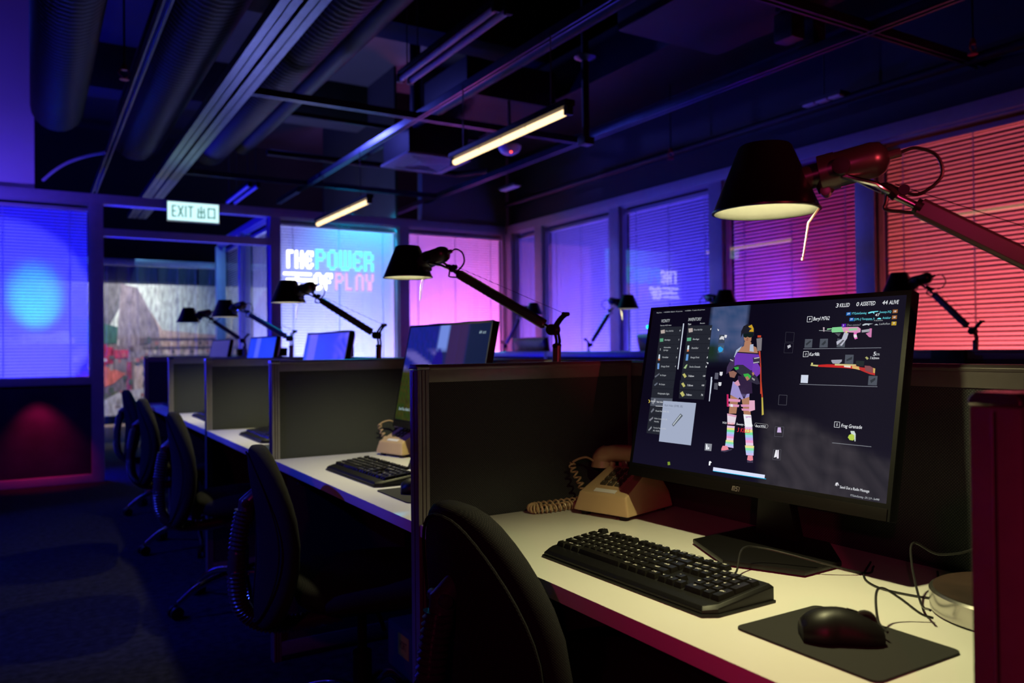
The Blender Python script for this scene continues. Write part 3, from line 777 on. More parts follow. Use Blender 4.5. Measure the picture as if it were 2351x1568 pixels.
# box under the second desk
t = thing('computer_tower', 'dark box under the second desk with a yellow sticker', 'computer', (1.09, 2.60, 0.0), 0)
m = MB(); m.box(0, 0.24, -0.13, 0.10, 0.0, 0.16); m.build('case', mat('dark_grey_case', (0.05, 0.045, 0.05), 0.5), t, bevel=0.012)
m = MB(); m.box(-0.0015, -0.0005, -0.09, 0.0, 0.065, 0.14); st_ = m.build('sticker', YEL, t)
text_geo(['PORT'])
m = MB(); m.T = Matrix.Translation((-0.002, -0.015, 0.09)) @ Matrix.Rotation(-pi/2, 4, 'Z') @ Matrix.Rotation(pi/2, 4, 'X'); put_text(m, 'PORT', 0, 0, 0.028, 0.06); m.build('sticker_print', BLACKP, st_)

# ================================================================ monitors
PALETTE = [(0.55, 0.58, 0.62), (0.93, 0.95, 1), (0.12, 0.14, 0.2), (0.3, 0.35, 0.45), (0.15, 0.75, 0.9), (0.25, 0.26, 0.3), (0.4, 0.42, 0.45), (0.9, 0.1, 0.1), (0.9, 0.03, 0.05), (0.017, 0.019, 0.028), (0.005, 0.005, 0.01), (0.08, 0.09, 0.12), (0.8, 0.82, 0.9), (0.62, 0.68, 0.8), (0.45, 0.5, 0.6), (0.6, 0.66, 0.78), (0.36, 0.41, 0.55), (0.1, 0.12, 0.14), (0.5, 0.55, 0.6), (0.45, 0.38, 0.35), (0.1, 0.35, 0.2), (0.5, 0.52, 0.55), (0.6, 0.7, 0.8), (0.6, 0.2, 0.1), (0.15, 0.3, 0.65), (0.12, 0.13, 0.17), (0.13, 0.15, 0.2), (0.45, 0.38, 0.36), (0.1, 0.38, 0.22), (0.6, 0.72, 0.8), (0.65, 0.22, 0.1), (0.12, 0.3, 0.65), (0.35, 0.5, 0.25), (0.5, 0.48, 0.15), (0.15, 0.16, 0.2), (0.2, 0.2, 0.24), (0.85, 0.65, 0.1), (0.045, 0.06, 0.1), (0.65, 0.65, 0.68), (0.06, 0.1, 0.16), (0.03, 0.35, 0.75), (0.7, 0.7, 0.75), (0.1, 0.1, 0.14), (0.08, 0.08, 0.11), (0.75, 0.75, 0.8), (0.8, 0.8, 0.8), (0.075, 0.085, 0.11), (0.018, 0.024, 0.026), (0.03, 0.035, 0.045), (0.62, 0.67, 0.8), (0.3, 0.32, 0.38), (0.3, 0.32, 0.36), (0.06, 0.06, 0.08), (0.12, 0.12, 0.15), (0.6, 0.45, 0.75), (0.85, 0.85, 0.9), (0.85, 0.8, 0.9), (0.5, 0.5, 0.55), (0.01, 0.14, 0.5), (0.1, 0.01, 0.4), (0.3, 0.11, 0.03), (0.5, 0.32, 0.03), (0.2, 0.8, 0.9), (0.35, 0.38, 0.4), (0.5, 0.4, 0.45), (0.25, 0.6, 0.3), (0.22, 0.62, 0.28), (0.68, 0.3, 0.5), (0.3, 0.6, 0.35), (0.48, 0.48, 0.58), (0.1, 0.1, 0.12), (0.75, 0.15, 0.5), (0.8, 0.75, 0.8), (0.35, 0.35, 0.4), (0.6, 0.2, 0.42), (0.08, 0.08, 0.1), (0.7, 0.6, 0.3), (0.55, 0.5, 0.2), (0.6, 0.6, 0.2), (0.55, 0.02, 0.02), (0.65, 0.55, 0.25), (0.35, 0.35, 0.42), (0.7, 0.45, 0.15), (0.5, 0.03, 0.03), (0.22, 0.07, 0.08), (0.6, 0.4, 0.12), (0.8, 0.7, 0.6), (0.4, 0.4, 0.15), (0.45, 0.6, 0.08), (0.6, 0.68, 0.65), (0.7, 0.75, 0.95), (0, 0.5, 0.85), (0.8, 0.8, 0.85), (0.2, 0.3, 0.03), (0.2, 0.18, 0.2), (0.55, 0.05, 0.02), (0.5, 0.05, 0.03), (0.5, 0.05, 0.02), (0.55, 0.45, 0.08), (0.42, 0.2, 0.12), (0.38, 0.45, 0.58), (0.42, 0.48, 0.62), (0.14, 0.035, 0.42), (0.02, 0.015, 0.03), (0.17, 0.045, 0.45), (0.05, 0.03, 0.08), (0.04, 0.03, 0.06), (0.28, 0.13, 0.1), (0.33, 0.28, 0.6), (0.03, 0.015, 0.05), (0.65, 0.3, 0.42), (0.03, 0.025, 0.05), (0.04, 0.4, 0.06), (0.04, 0.42, 0.06), (0.3, 0.3, 0.3), (0.012, 0.012, 0.02), (0.55, 0.32, 0.02), (0.03, 0.03, 0.04), (0.005, 0.012, 0.012), (0.3, 0.09, 0.07), (0.25, 0.11, 0.07), (0.7, 0.3, 0.48), (0.75, 0.4, 0.55), (0.55, 0.02, 0.12), (0.75, 0.65, 0.75), (0.7, 0.35, 0.5), (0.6, 0.4, 0.65), (0.75, 0.5, 0.75), (0.8, 0.75, 0.25), (0.2, 0.75, 0.35), (0.35, 0.6, 0.85), (0.55, 0.4, 0.85), (0.85, 0.35, 0.6), (0.8, 0.6, 0.8), (0.8, 0.78, 0.3), (0.25, 0.75, 0.4), (0.4, 0.6, 0.85), (0.6, 0.5, 0.85), (0.8, 0.25, 0.32), (0.05, 0.04, 0.08), (0.5, 0.5, 0.5)]
HUD_TEXT = [('VICINITY', 0.0526, 0.0819, 0.0455, 0.0202, 0),
('INVENTORY', 0.19, 0.0809, 0.0639, 0.0201, 0),
("Sweety-XQ's item", 0.0512, 0.1058, 0.0593, 0.0081, 0),
('Type', 0.1906, 0.1048, 0.0166, 0.0093, 1),
('Recent', 0.2489, 0.1017, 0.0232, 0.0083, 0),
('Ping 30ms', 0.0225, 0.0181, 0.0279, 0.0065, 0),
('/ 34.02KB/s 30pkt/s  0% pkt loss', 0.0595, 0.0173, 0.0987, 0.0065, 0),
('\\ 6.22KB/s  71 pkt/s 0% pkt loss', 0.1673, 0.0162, 0.0984, 0.0063, 0),
('First Aid Kit', 0.084, 0.1446, 0.04, 0.0095, 0),
('1', 0.1543, 0.1442, 0.0031, 0.0093, 0),
('Bandage', 0.0846, 0.2025, 0.0295, 0.0095, 0),
('5', 0.154, 0.2029, 0.004, 0.0101, 0),
('Adrenaline', 0.0847, 0.2517, 0.0368, 0.0094, 0),
('Syringe', 0.0853, 0.2693, 0.0247, 0.0094, 0),
('1', 0.1547, 0.2587, 0.0031, 0.0092, 0),
('Painkiller', 0.0845, 0.3163, 0.033, 0.0102, 0),
('3', 0.1537, 0.3163, 0.0043, 0.01, 0),
('Energy Drink', 0.0852, 0.375, 0.0426, 0.0101, 0),
('4', 0.1543, 0.3737, 0.0047, 0.0099, 0),
('6x Scope', 0.0858, 0.4322, 0.0305, 0.0101, 0),
('4x Scope', 0.0858, 0.4905, 0.0312, 0.01, 0),
('Holographic Sight', 0.086, 0.5498, 0.0608, 0.0105, 0),
('Flash Hider', 0.0864, 0.6037, 0.0336, 0.0095, 1),
('PICK UP', 0.0572, 0.6026, 0.0224, 0.0087, 1),
('Cheek Pad (DMR, SR)', 0.0858, 0.6615, 0.0715, 0.0095, 0),
('Bullet Loops (SG, SR,', 0.0867, 0.7093, 0.0677, 0.0086, 0),
('Win94)', 0.0862, 0.729, 0.0249, 0.0086, 0),
('Tactical Stock (SMG,', 0.0866, 0.7681, 0.0677, 0.0085, 0),
('AR, M249)', 0.0868, 0.7867, 0.034, 0.0085, 0),
('Flash Hider (DMR, SR)', 0.1278, 0.6234, 0.0927, 0.0128, 2),
('Attachment', 0.1288, 0.6406, 0.0377, 0.0085, 3),
('First Aid Kit', 0.2234, 0.1429, 0.0411, 0.0099, 0),
('1', 0.3007, 0.1414, 0.0028, 0.0097, 1),
('Bandage', 0.2247, 0.2015, 0.03, 0.0099, 0),
('12', 0.2978, 0.2004, 0.0065, 0.0096, 1),
('Painkiller', 0.2245, 0.258, 0.0324, 0.0106, 0),
('2', 0.3001, 0.2586, 0.004, 0.0103, 1),
('Energy Drink', 0.2252, 0.3162, 0.0423, 0.0105, 0),
('1', 0.3013, 0.3162, 0.0028, 0.0103, 1),
('Smoke Grenade', 0.2249, 0.3743, 0.0527, 0.0105, 0),
('1', 0.3012, 0.3729, 0.0034, 0.0102, 1),
('7.62mm', 0.2256, 0.4321, 0.0275, 0.0104, 1),
('100', 0.2944, 0.4296, 0.0102, 0.0102, 1),
('7.62mm', 0.2263, 0.4898, 0.0275, 0.0103, 1),
('100', 0.2943, 0.4861, 0.0108, 0.0101, 1),
('7.62mm', 0.2264, 0.5483, 0.0275, 0.0109, 1),
('76', 0.2962, 0.5453, 0.009, 0.0114, 1),
('3', 0.7829, 0.0446, 0.0084, 0.0215, 1),
('KILLED', 0.7956, 0.0442, 0.033, 0.02, 1),
('0', 0.8495, 0.0436, 0.0084, 0.021, 1),
('ASSISTED', 0.862, 0.0429, 0.048, 0.0202, 1),
('44', 0.9302, 0.0429, 0.0162, 0.0203, 1),
('ALIVE', 0.9509, 0.0432, 0.0284, 0.0195, 1),
('1', 0.6957, 0.1056, 0.0033, 0.0107, 1),
('Beryl M762', 0.7101, 0.1095, 0.0573, 0.0198, 1),
('2', 0.6948, 0.2966, 0.0052, 0.0119, 1),
('Kar98k', 0.7101, 0.3002, 0.037, 0.0181, 1),
('29', 0.8232, 0.0852, 0.0082, 0.0089, 1),
('YTGoluGaming', 0.8372, 0.0861, 0.0491, 0.0108, 4),
('Sweety-XQ', 0.9246, 0.0853, 0.0363, 0.0105, 4),
('18', 0.9676, 0.084, 0.0067, 0.009, 1),
('29', 0.8351, 0.1148, 0.0074, 0.0088, 1),
('[LML-] Taoqqqqq_h', 0.8486, 0.1165, 0.0643, 0.0108, 4),
('Aniaker', 0.9353, 0.1153, 0.0258, 0.0104, 4),
('18', 0.9673, 0.1134, 0.0065, 0.009, 1),
('5', 0.8131, 0.146, 0.0035, 0.0095, 1),
('Zhao-zzzzzz7', 0.8251, 0.1451, 0.0469, 0.0102, 5),
('LeiAnRen', 0.9282, 0.1446, 0.0323, 0.0098, 6),
('9', 0.9693, 0.1432, 0.0033, 0.0096, 1),
('47', 0.9123, 0.1002, 0.0134, 0.0131, 1),
('7.62mm', 0.9104, 0.1245, 0.0273, 0.0052, 0),
('5', 0.9187, 0.298, 0.008, 0.0187, 1),
('276', 0.9263, 0.2974, 0.0119, 0.0109, 0),
('7.62mm', 0.91, 0.3157, 0.0283, 0.0116, 1),
('YOU', 0.405, 0.6987, 0.0189, 0.0117, 1),
('KILLED', 0.4276, 0.6998, 0.0289, 0.0116, 7),
('Sweety-XQ with', 0.4643, 0.6989, 0.0681, 0.0122, 1),
('Beryl M762', 0.5425, 0.699, 0.0396, 0.0119, 1),
('3 KILLS', 0.4711, 0.7373, 0.0531, 0.0235, 8),
('5', 0.8263, 0.6574, 0.0048, 0.0129, 1),
('Frag Grenade', 0.8427, 0.6621, 0.0666, 0.0176, 1),
('Send Out a Radio Message', 0.8589, 0.9611, 0.0924, 0.0131, 1),
('YTGoluGaming - 29.1.2.9 - 5e49f0', 0.8929, 0.9914, 0.0893, 0.0091, 0)]
HUD_SHAPES = [(1,9,[513,1118,1624,1126,1603,5161,561,5487]),
(1,9,[501,4566,1588,4520,1623,5701,534,5720]),
(1,9,[534,5720,1623,5701,1211,8042,537,8032]),
(1,9,[1902,1093,3051,1114,3050,5315,1914,5393]),
(1,9,[1871,4551,3112,4477,3099,5668,1924,5678]),
(2,10,[511,1688,1640,1686,1641,1702,513,1704]),
(2,10,[521,2257,1654,2255,1655,2271,523,2273]),
(2,10,[527,2832,1660,2842,1662,2857,529,2847]),
(2,10,[527,3420,1656,3411,1658,3426,529,3436]),
(2,10,[534,4003,1655,3975,1656,3990,536,4019]),
(2,10,[531,4593,1645,4545,1647,4560,533,4608]),
(2,10,[518,5142,1651,5121,1653,5136,519,5158]),
(2,10,[1898,1671,3050,1675,3051,1689,1900,1686]),
(2,10,[1896,2235,3069,2249,3071,2264,1898,2251]),
(2,10,[1892,2806,3066,2818,3068,2832,1894,2821]),
(2,10,[1898,3382,3066,3392,3068,3407,1900,3398]),
(2,10,[1894,3976,3071,3957,3073,3971,1896,3991]),
(2,10,[1891,4553,3071,4520,3072,4535,1893,4568]),
(2,10,[1896,5117,3081,5081,3083,5096,1898,5132]),
(2,10,[549,6285,1636,6248,1638,6265,551,6302]),
(2,10,[545,6850,1207,6829,1209,6846,547,6867]),
(2,10,[544,7430,1206,7411,1208,7428,546,7448]),
(2,10,[533,5711,1622,5693,1624,5710,535,5729]),
(2,10,[1888,5140,3101,5107,3103,5123,1890,5157]),
(2,11,[525,5743,1625,5714,1635,6244,540,6277]),
(3,12,[824,6250,1626,6228,1626,6253,824,6277]),
(3,13,[1657,935,1707,938,1719,3867,1673,3868]),
(3,14,[3333,4480,3374,4478,3379,5292,3335,5295]),
(3,15,[3295,4285,3352,4283,3377,5739,3339,5742]),
(4,16,[1183,5896,2777,5901,2785,8455,1234,8459]),
(5,17,[1765,7327,2111,6603,2239,6731,1849,7451]),
(6,18,[1806,7321,2120,6673,2158,6711,1846,7367]),
(5,19,[557,1340,763,1291,799,1530,599,1553]),
(5,20,[573,1877,752,1864,769,2082,594,2096]),
(5,21,[653,2521,679,2521,691,2672,671,2671]),
(5,22,[631,2927,696,2928,720,3203,632,3203]),
(5,23,[632,3203,720,3203,725,3321,635,3309]),
(5,24,[627,3506,725,3505,748,3881,657,3883]),
(5,25,[569,4364,787,4141,813,4219,611,4441]),
(5,26,[604,4910,748,4747,774,4824,646,4986]),
(5,27,[1953,1280,2156,1261,2183,1502,1998,1542]),
(5,28,[1945,1871,2145,1852,2157,2069,1960,2081]),
(5,29,[2023,2368,2100,2351,2112,2616,2022,2622]),
(5,30,[2022,2622,2112,2616,2114,2736,2025,2747]),
(5,31,[2020,2917,2124,2910,2130,3302,2020,3314]),
(5,32,[1969,3786,2079,3558,2139,3557,2079,3821]),
(5,33,[1954,4182,2051,4104,2174,4306,2086,4403]),
(5,33,[1956,4765,2048,4678,2174,4903,2084,4982]),
(5,33,[1955,5357,2070,5222,2201,5467,2095,5580]),
(5,5,[620,6111,718,5785,790,5832,703,6169]),
(5,34,[612,6640,733,6408,783,6513,660,6723]),
(5,35,[586,7170,765,6966,788,7059,636,7274]),
(5,5,[613,7824,755,7565,780,7671,658,7884]),
(5,36,[409,5898,437,5883,511,5987,465,6102,434,6092,474,5991]),
(2,37,[3432,1722,3672,1747,3706,2253,3424,2245]),
(3,38,[3456,1948,3537,1806,3650,1847,3668,2064,3599,2008,3463,2021]),
(2,39,[3442,2340,3703,2354,3711,2821,3453,2836]),
(3,40,[3458,2492,3549,2440,3687,2587,3649,2748,3532,2801,3454,2637]),
(3,41,[3661,1739,3770,1751,3768,1888,3728,1940,3667,1877]),
(3,41,[3655,3967,3785,3963,3787,4141,3735,4214,3663,4145]),
(3,41,[3660,4580,3788,4581,3793,4761,3740,4817,3669,4768]),
(2,42,[3456,4026,3606,4022,3621,4414,3455,4403]),
(2,43,[3480,4635,3630,4628,3659,5035,3492,5009]),
(3,44,[3005,3400,3097,3417,3089,3527]),
(3,45,[3304,1350,3402,1436,3362,1452,3395,1508,3342,1476]),
(2,46,[6878,2087,7142,2090,7152,2550,6886,2555]),
(2,46,[7407,2083,7675,2083,7694,2545,7412,2556]),
(2,46,[7989,2078,8256,2156,8258,2551,7993,2545]),
(2,46,[8305,2931,8574,2933,8588,3403,8314,3390]),
(2,46,[9109,3985,9377,3983,9381,4451,9112,4446]),
(2,47,[8666,3239,8930,3248,8923,3513,8675,3501]),
(3,48,[6917,2352,7066,2164,7110,2218,6960,2441]),
(3,48,[7466,2385,7596,2165,7618,2303,7539,2438]),
(3,48,[8356,3190,8535,3025,8535,3174,8373,3273]),
(3,48,[9166,4213,9314,4064,9322,4175,9206,4355]),
(3,49,[6886,4025,7140,4023,7149,4454,6894,4449]),
(2,50,[6855,2607,9397,2579,9398,2598,6857,2628]),
(2,50,[6857,4517,9400,4503,9402,4522,6859,4537]),
(2,51,[8185,7427,9404,7421,9405,7441,8187,7447]),
(3,1,[6875,867,7045,867,7043,849,6873,849]),
(3,1,[7038,857,7046,1147,7058,1149,7050,860]),
(3,1,[7050,1139,6878,1144,6881,1162,7053,1157]),
(3,1,[6885,1155,6880,860,6868,857,6873,1152]),
(3,1,[6874,2774,7046,2766,7044,2749,6872,2757]),
(3,1,[7040,2757,7047,3039,7059,3041,7051,2758]),
(3,1,[7052,3031,6880,3045,6882,3062,7054,3049]),
(3,1,[6887,3054,6879,2766,6867,2765,6875,3053]),
(3,1,[8193,6375,8362,6374,8362,6358,8193,6358]),
(3,1,[8357,6366,8359,6641,8370,6642,8367,6366]),
(3,1,[8364,6633,8199,6635,8199,6651,8365,6650]),
(3,1,[8204,6643,8198,6367,8188,6366,8193,6643]),
(3,52,[6154,2281,6467,2309,6466,2298,6154,2271]),
(3,52,[6463,2303,6473,2845,6481,2846,6470,2304]),
(3,52,[6477,2840,6161,2830,6162,2841,6478,2851]),
(3,52,[6165,2836,6158,2277,6150,2275,6158,2835]),
(3,52,[6144,1684,6459,1718,6458,1707,6143,1673]),
(3,52,[6455,1712,6469,2239,6477,2240,6463,1713]),
(3,52,[6473,2234,6161,2217,6162,2227,6473,2245]),
(3,52,[6166,2223,6147,1679,6140,1678,6158,2221]),
(3,53,[6161,6886,6476,6867,6475,6854,6160,6873]),
(3,53,[6471,6860,6476,7393,6485,7393,6480,6860]),
(3,53,[6480,7387,6172,7411,6173,7424,6481,7399]),
(3,53,[6177,7418,6165,6880,6156,6880,6168,7418]),
(3,53,[6197,8119,6469,8080,6468,8067,6196,8106]),
(3,53,[6464,8074,6477,8623,6486,8622,6473,8074]),
(3,53,[6481,8616,6205,8644,6206,8657,6482,8629]),
(3,53,[6210,8650,6201,8113,6191,8113,6201,8651]),
(3,53,[6167,5163,6460,5155,6459,5142,6166,5150]),
(3,53,[6455,5149,6472,5682,6481,5683,6465,5149]),
(3,53,[6477,5676,6177,5681,6177,5694,6477,5689]),
(3,53,[6182,5688,6171,5157,6161,5156,6172,5687]),
(3,54,[6257,6911,6362,6897,6411,7173,6251,7187]),
(3,55,[6276,8129,6328,8120,6346,8485,6242,8539]),
(3,56,[6343,8117,6388,8109,6420,8557,6353,8570]),
(3,57,[6256,2441,6362,2372,6397,2498,6295,2604]),
(3,58,[8196,731,8340,724,8342,892,8196,896]),
(3,58,[8320,1025,8458,1023,8460,1197,8318,1196]),
(3,59,[8084,1321,8224,1321,8226,1489,8086,1498]),
(3,60,[9632,702,9778,700,9778,875,9631,881]),
(3,60,[9629,990,9773,993,9775,1174,9626,1178]),
(3,61,[9634,1300,9774,1301,9777,1485,9633,1482]),
(3,62,[8888,784,8977,743,9198,731,9201,770,9081,785,9078,877,9032,797,8903,851]),
(3,62,[9177,1146,9232,1076,9303,1098,9308,1163]),
(3,18,[8748,1400,8836,1340,9082,1367,8964,1405,8958,1463,8903,1410,8762,1457]),
(3,18,[9118,1441,9184,1381,9249,1450]),
(4,63,[7336,1628,7792,1678,7794,1702,7338,1656]),
(4,64,[7460,1469,7517,1473,7525,1708,7491,1706]),
(4,65,[7614,1547,7770,1536,7774,1584,7608,1616]),
(4,66,[7778,1495,8106,1475,8175,1749,7788,1763,7764,1659]),
(4,67,[8099,1515,8260,1502,8620,1507,8711,1612,8714,1784,8633,1813,8171,1756]),
(4,68,[8319,1582,8603,1556,8601,1672,8340,1708]),
(4,69,[8195,1777,8338,1825,8305,2091,8162,2471,7993,2410,7970,2247,8134,2118]),
(4,70,[8180,2153,8226,2188,8076,2486,8016,2417]),
(4,71,[8506,1800,8629,1766,8587,1903,8644,2104,8563,2151,8510,1999]),
(4,72,[8503,1899,8596,1887,8628,2038,8536,2067]),
(4,73,[8747,1680,8990,1629,8994,1776,8756,1800]),
(4,74,[8988,1603,9059,1607,9071,2056,9000,2047,8884,1859,9001,1786]),
(4,75,[7880,1802,8089,1812,8026,1985]),
(4,76,[8231,1685,8307,1706,8284,1822,8229,1802]),
(4,77,[7175,3463,7452,3473,7426,3569,7180,3525]),
(4,78,[7190,3366,7253,3365,7256,3462,7198,3463]),
(4,79,[7441,3473,7754,3436,8682,3458,8797,3613,8697,3663,8293,3615,7450,3576]),
(4,80,[7995,3409,8680,3425,8685,3500,8002,3493]),
(4,81,[7865,3208,8217,3184,8214,3291,8136,3398,7928,3393,7876,3293]),
(4,82,[8560,3502,8770,3532,8922,3643,8804,3703,8569,3623]),
(4,83,[8772,3555,8980,3593,9124,3639,9282,3610,9296,3954,9144,3910,8825,3716]),
(4,84,[8951,3481,9114,3494,9221,3589,9220,3860,8990,3738]),
(4,85,[9221,3589,9287,3620,9290,3858,9238,3828]),
(4,86,[8305,3489,8518,3503,8525,3601,8311,3572]),
(4,87,[8942,3076,8989,3021,9057,3118,9011,3189]),
(4,88,[8667,7089,8697,6965,8782,6892,8877,6958,8901,7112,8833,7222,8728,7207]),
(5,89,[8726,6761,8848,6752,8898,6895,8916,7248,8886,7253,8864,6960,8796,6910,8756,6896]),
(3,90,[3896,9530,5986,9522,5985,9711,3896,9733]),
(3,91,[3896,9733,6044,9715,6046,9744,3899,9763]),
(3,5,[3413,8230,3714,8220,3722,8634,3426,8643]),
(4,1,[3466,8289,3501,8263,3535,8397,3544,8574,3491,8575]),
(4,1,[3560,8432,3612,8423,3619,8541,3564,8551]),
(4,1,[3682,9260,3722,9205,3807,9274,3760,9323,3750,9462,3690,9475]),
(3,41,[8424,9525,8439,9383,8502,9348,8553,9494,8527,9492,8494,9409,8451,9431,8450,9519]),
(4,92,[8455,9418,8492,9410,8496,9528,8470,9534]),
(2,93,[1791,9636,1899,9606,1939,9793,1823,9838]),
(5,94,[5031,2008,5249,1965,5282,2701,5125,2733]),
(5,95,[5062,1820,5199,1826,5210,1947,5062,1941]),
(5,96,[5174,2733,5248,2734,5353,3583,5502,5145,5442,5149,5305,3584]),
(5,97,[5382,4437,5436,4435,5563,5338,5509,5342]),
(5,98,[5509,5342,5563,5338,5674,6285,5603,6330]),
(5,99,[4556,2183,4824,2191,4869,2401,5067,2509,5161,2853,4319,2785,4412,2547,4555,2428]),
(5,100,[4191,3073,4255,2668,4464,2426,4433,2548,4291,2897,4247,3108]),
(5,101,[4808,2728,4801,2347,4929,2326,4988,2772]),
(5,102,[4306,2785,5162,2863,5259,3109,5141,3280,5125,3757,4972,3846,4248,3635,4227,3038]),
(5,103,[4317,2764,5161,2849,5175,2921,4310,2827]),
(5,104,[5014,3503,5187,3382,5327,3685,5334,4023,5207,4230,5005,3930]),
(5,105,[4025,3391,4219,3090,4265,3670,4084,3955,3952,4100,3948,3676]),
(5,106,[4975,3109,5256,3075,5301,3415,5033,3451]),
(5,57,[5027,3126,5232,3075,5244,3126,5037,3184]),
(5,57,[5014,3383,5244,3330,5254,3381,5025,3438]),
(5,57,[4045,3196,4186,3284,4179,3337,4037,3250]),
(5,107,[4044,3956,4234,3881,4402,3999,4316,4298,4127,4253]),
(5,108,[4272,4507,4593,4629,5001,4686,5026,5378,4727,5525,4642,5400,4589,5509,4233,5281]),
(5,109,[4459,4163,5012,4222,5130,5140,4909,5194,4828,5529,4681,5210,4477,4635]),
(5,110,[4327,4603,4483,4399,4601,4707,4491,4772]),
(5,111,[4209,3636,4355,3529,4612,3525,4974,3863,5256,4228,5389,4593,5271,4633,4853,4414,4397,3947]),
(5,112,[4241,3688,4431,3639,4457,3771,4335,3844]),
(5,113,[4666,4060,4864,4020,5004,4169,4947,4359,4732,4213]),
(5,114,[5035,4236,5168,4333,5153,4435,5045,4338]),
(5,99,[4760,4247,4853,4168,4958,4342,4855,4442]),
(5,99,[5010,3981,5080,3928,5118,4063,5064,4150]),
(5,115,[4386,1948,4360,1559,4438,1252,4607,1143,4792,1215,4888,1482,4919,1883,4828,1723,4444,1704]),
(5,116,[4633,1275,4768,1179,4866,1411,4881,1614,4689,1594,4738,1439]),
(5,117,[4689,1331,4785,1407,4744,1509]),
(5,99,[4497,1847,4661,1820,4817,1861,4828,2105,4776,2225,4717,2268,4598,2219,4520,2024]),
(5,118,[4453,1712,4866,1672,4878,1899,4749,1945,4655,1896,4584,1949,4488,1889]),
(5,119,[4595,2062,4670,2043,4719,2080,4672,2113,4604,2097]),
(5,120,[4634,1941,4672,1932,4705,2013,4628,2011]),
(5,99,[4244,5300,4593,5497,4577,6347,4272,6379]),
(5,99,[4732,5517,5023,5348,5170,6359,4899,6389]),
(5,121,[4176,5514,4684,5529,4675,5677,4193,5679]),
(5,121,[4207,5816,4662,5834,4647,5971,4199,5962]),
(5,121,[4712,5810,5065,5778,5078,5911,4754,5941]),
(5,121,[4763,6037,5089,6024,5101,6138,4804,6153]),
(5,122,[5043,5550,5257,5532,5313,6059,5086,6185]),
(5,123,[4079,5272,4157,5266,4226,5991,4152,5978]),
(5,92,[4289,5828,4394,5838,4408,5982,4298,5976]),
(5,124,[4200,6379,4602,6441,4574,6967,4271,7006]),
(5,125,[4200,6379,4602,6441,4590,6559,4223,6483]),
(5,55,[4872,6353,5184,6358,5291,7026,5003,7065]),
(5,126,[4963,6459,5184,6415,5195,6527,5094,6501,5002,6569]),
(6,127,[4262,7066,4583,7063,4585,7181,4269,7185]),
(6,128,[4269,7185,4585,7181,4587,7299,4276,7304]),
(6,129,[4276,7304,4587,7299,4590,7418,4283,7423]),
(6,130,[4283,7423,4590,7418,4592,7536,4290,7541]),
(6,131,[4290,7541,4592,7536,4594,7654,4297,7660]),
(6,132,[4297,7660,4594,7654,4596,7772,4303,7778]),
(6,133,[4303,7778,4596,7772,4598,7890,4310,7897]),
(6,127,[4990,7047,5292,7034,5310,7179,5009,7195]),
(6,128,[5009,7195,5310,7179,5328,7323,5028,7341]),
(6,129,[5028,7341,5328,7323,5346,7467,5047,7488]),
(6,130,[5047,7488,5346,7467,5364,7610,5066,7634]),
(6,131,[5066,7634,5364,7610,5381,7754,5085,7780]),
(6,132,[5085,7780,5381,7754,5399,7897,5104,7925]),
(6,133,[5104,7925,5399,7897,5417,8040,5122,8071]),
(6,134,[4286,7893,4597,7882,4608,7988,4285,7987]),
(6,135,[4285,7987,4608,7988,4619,8094,4285,8081]),
(6,136,[4285,8081,4619,8094,4629,8199,4284,8175]),
(6,137,[4284,8175,4629,8199,4640,8305,4284,8270]),
(6,134,[5089,8076,5445,8046,5451,8179,5113,8209]),
(6,135,[5113,8209,5451,8179,5457,8312,5137,8341]),
(6,136,[5137,8341,5457,8312,5463,8445,5160,8474]),
(6,137,[5160,8474,5463,8445,5470,8578,5184,8605]),
(7,138,[4142,8430,4183,8248,4374,8227,4453,8414,4284,8502,4152,8526]),
(7,138,[5242,8856,5252,8611,5437,8584,5475,8830,5370,8887]),
(6,139,[4127,8491,4285,8514,4452,8407,4593,8352,4572,8432,4294,8597,4143,8586]),
(6,139,[5244,8875,5475,8837,5484,8976,5257,9003]),
(3,140,[5386,6786,5850,6809,5850,6798,5386,6775]),
(3,140,[5846,6807,5889,6894,5896,6888,5853,6801]),
(3,140,[5889,6889,5852,7004,5859,7009,5896,6893]),
(3,140,[5855,7001,5421,6996,5421,7007,5855,7012]),
(3,140,[5424,6998,5360,6901,5354,6908,5418,7005]),
(3,140,[5361,6907,5390,6782,5382,6779,5353,6903])]

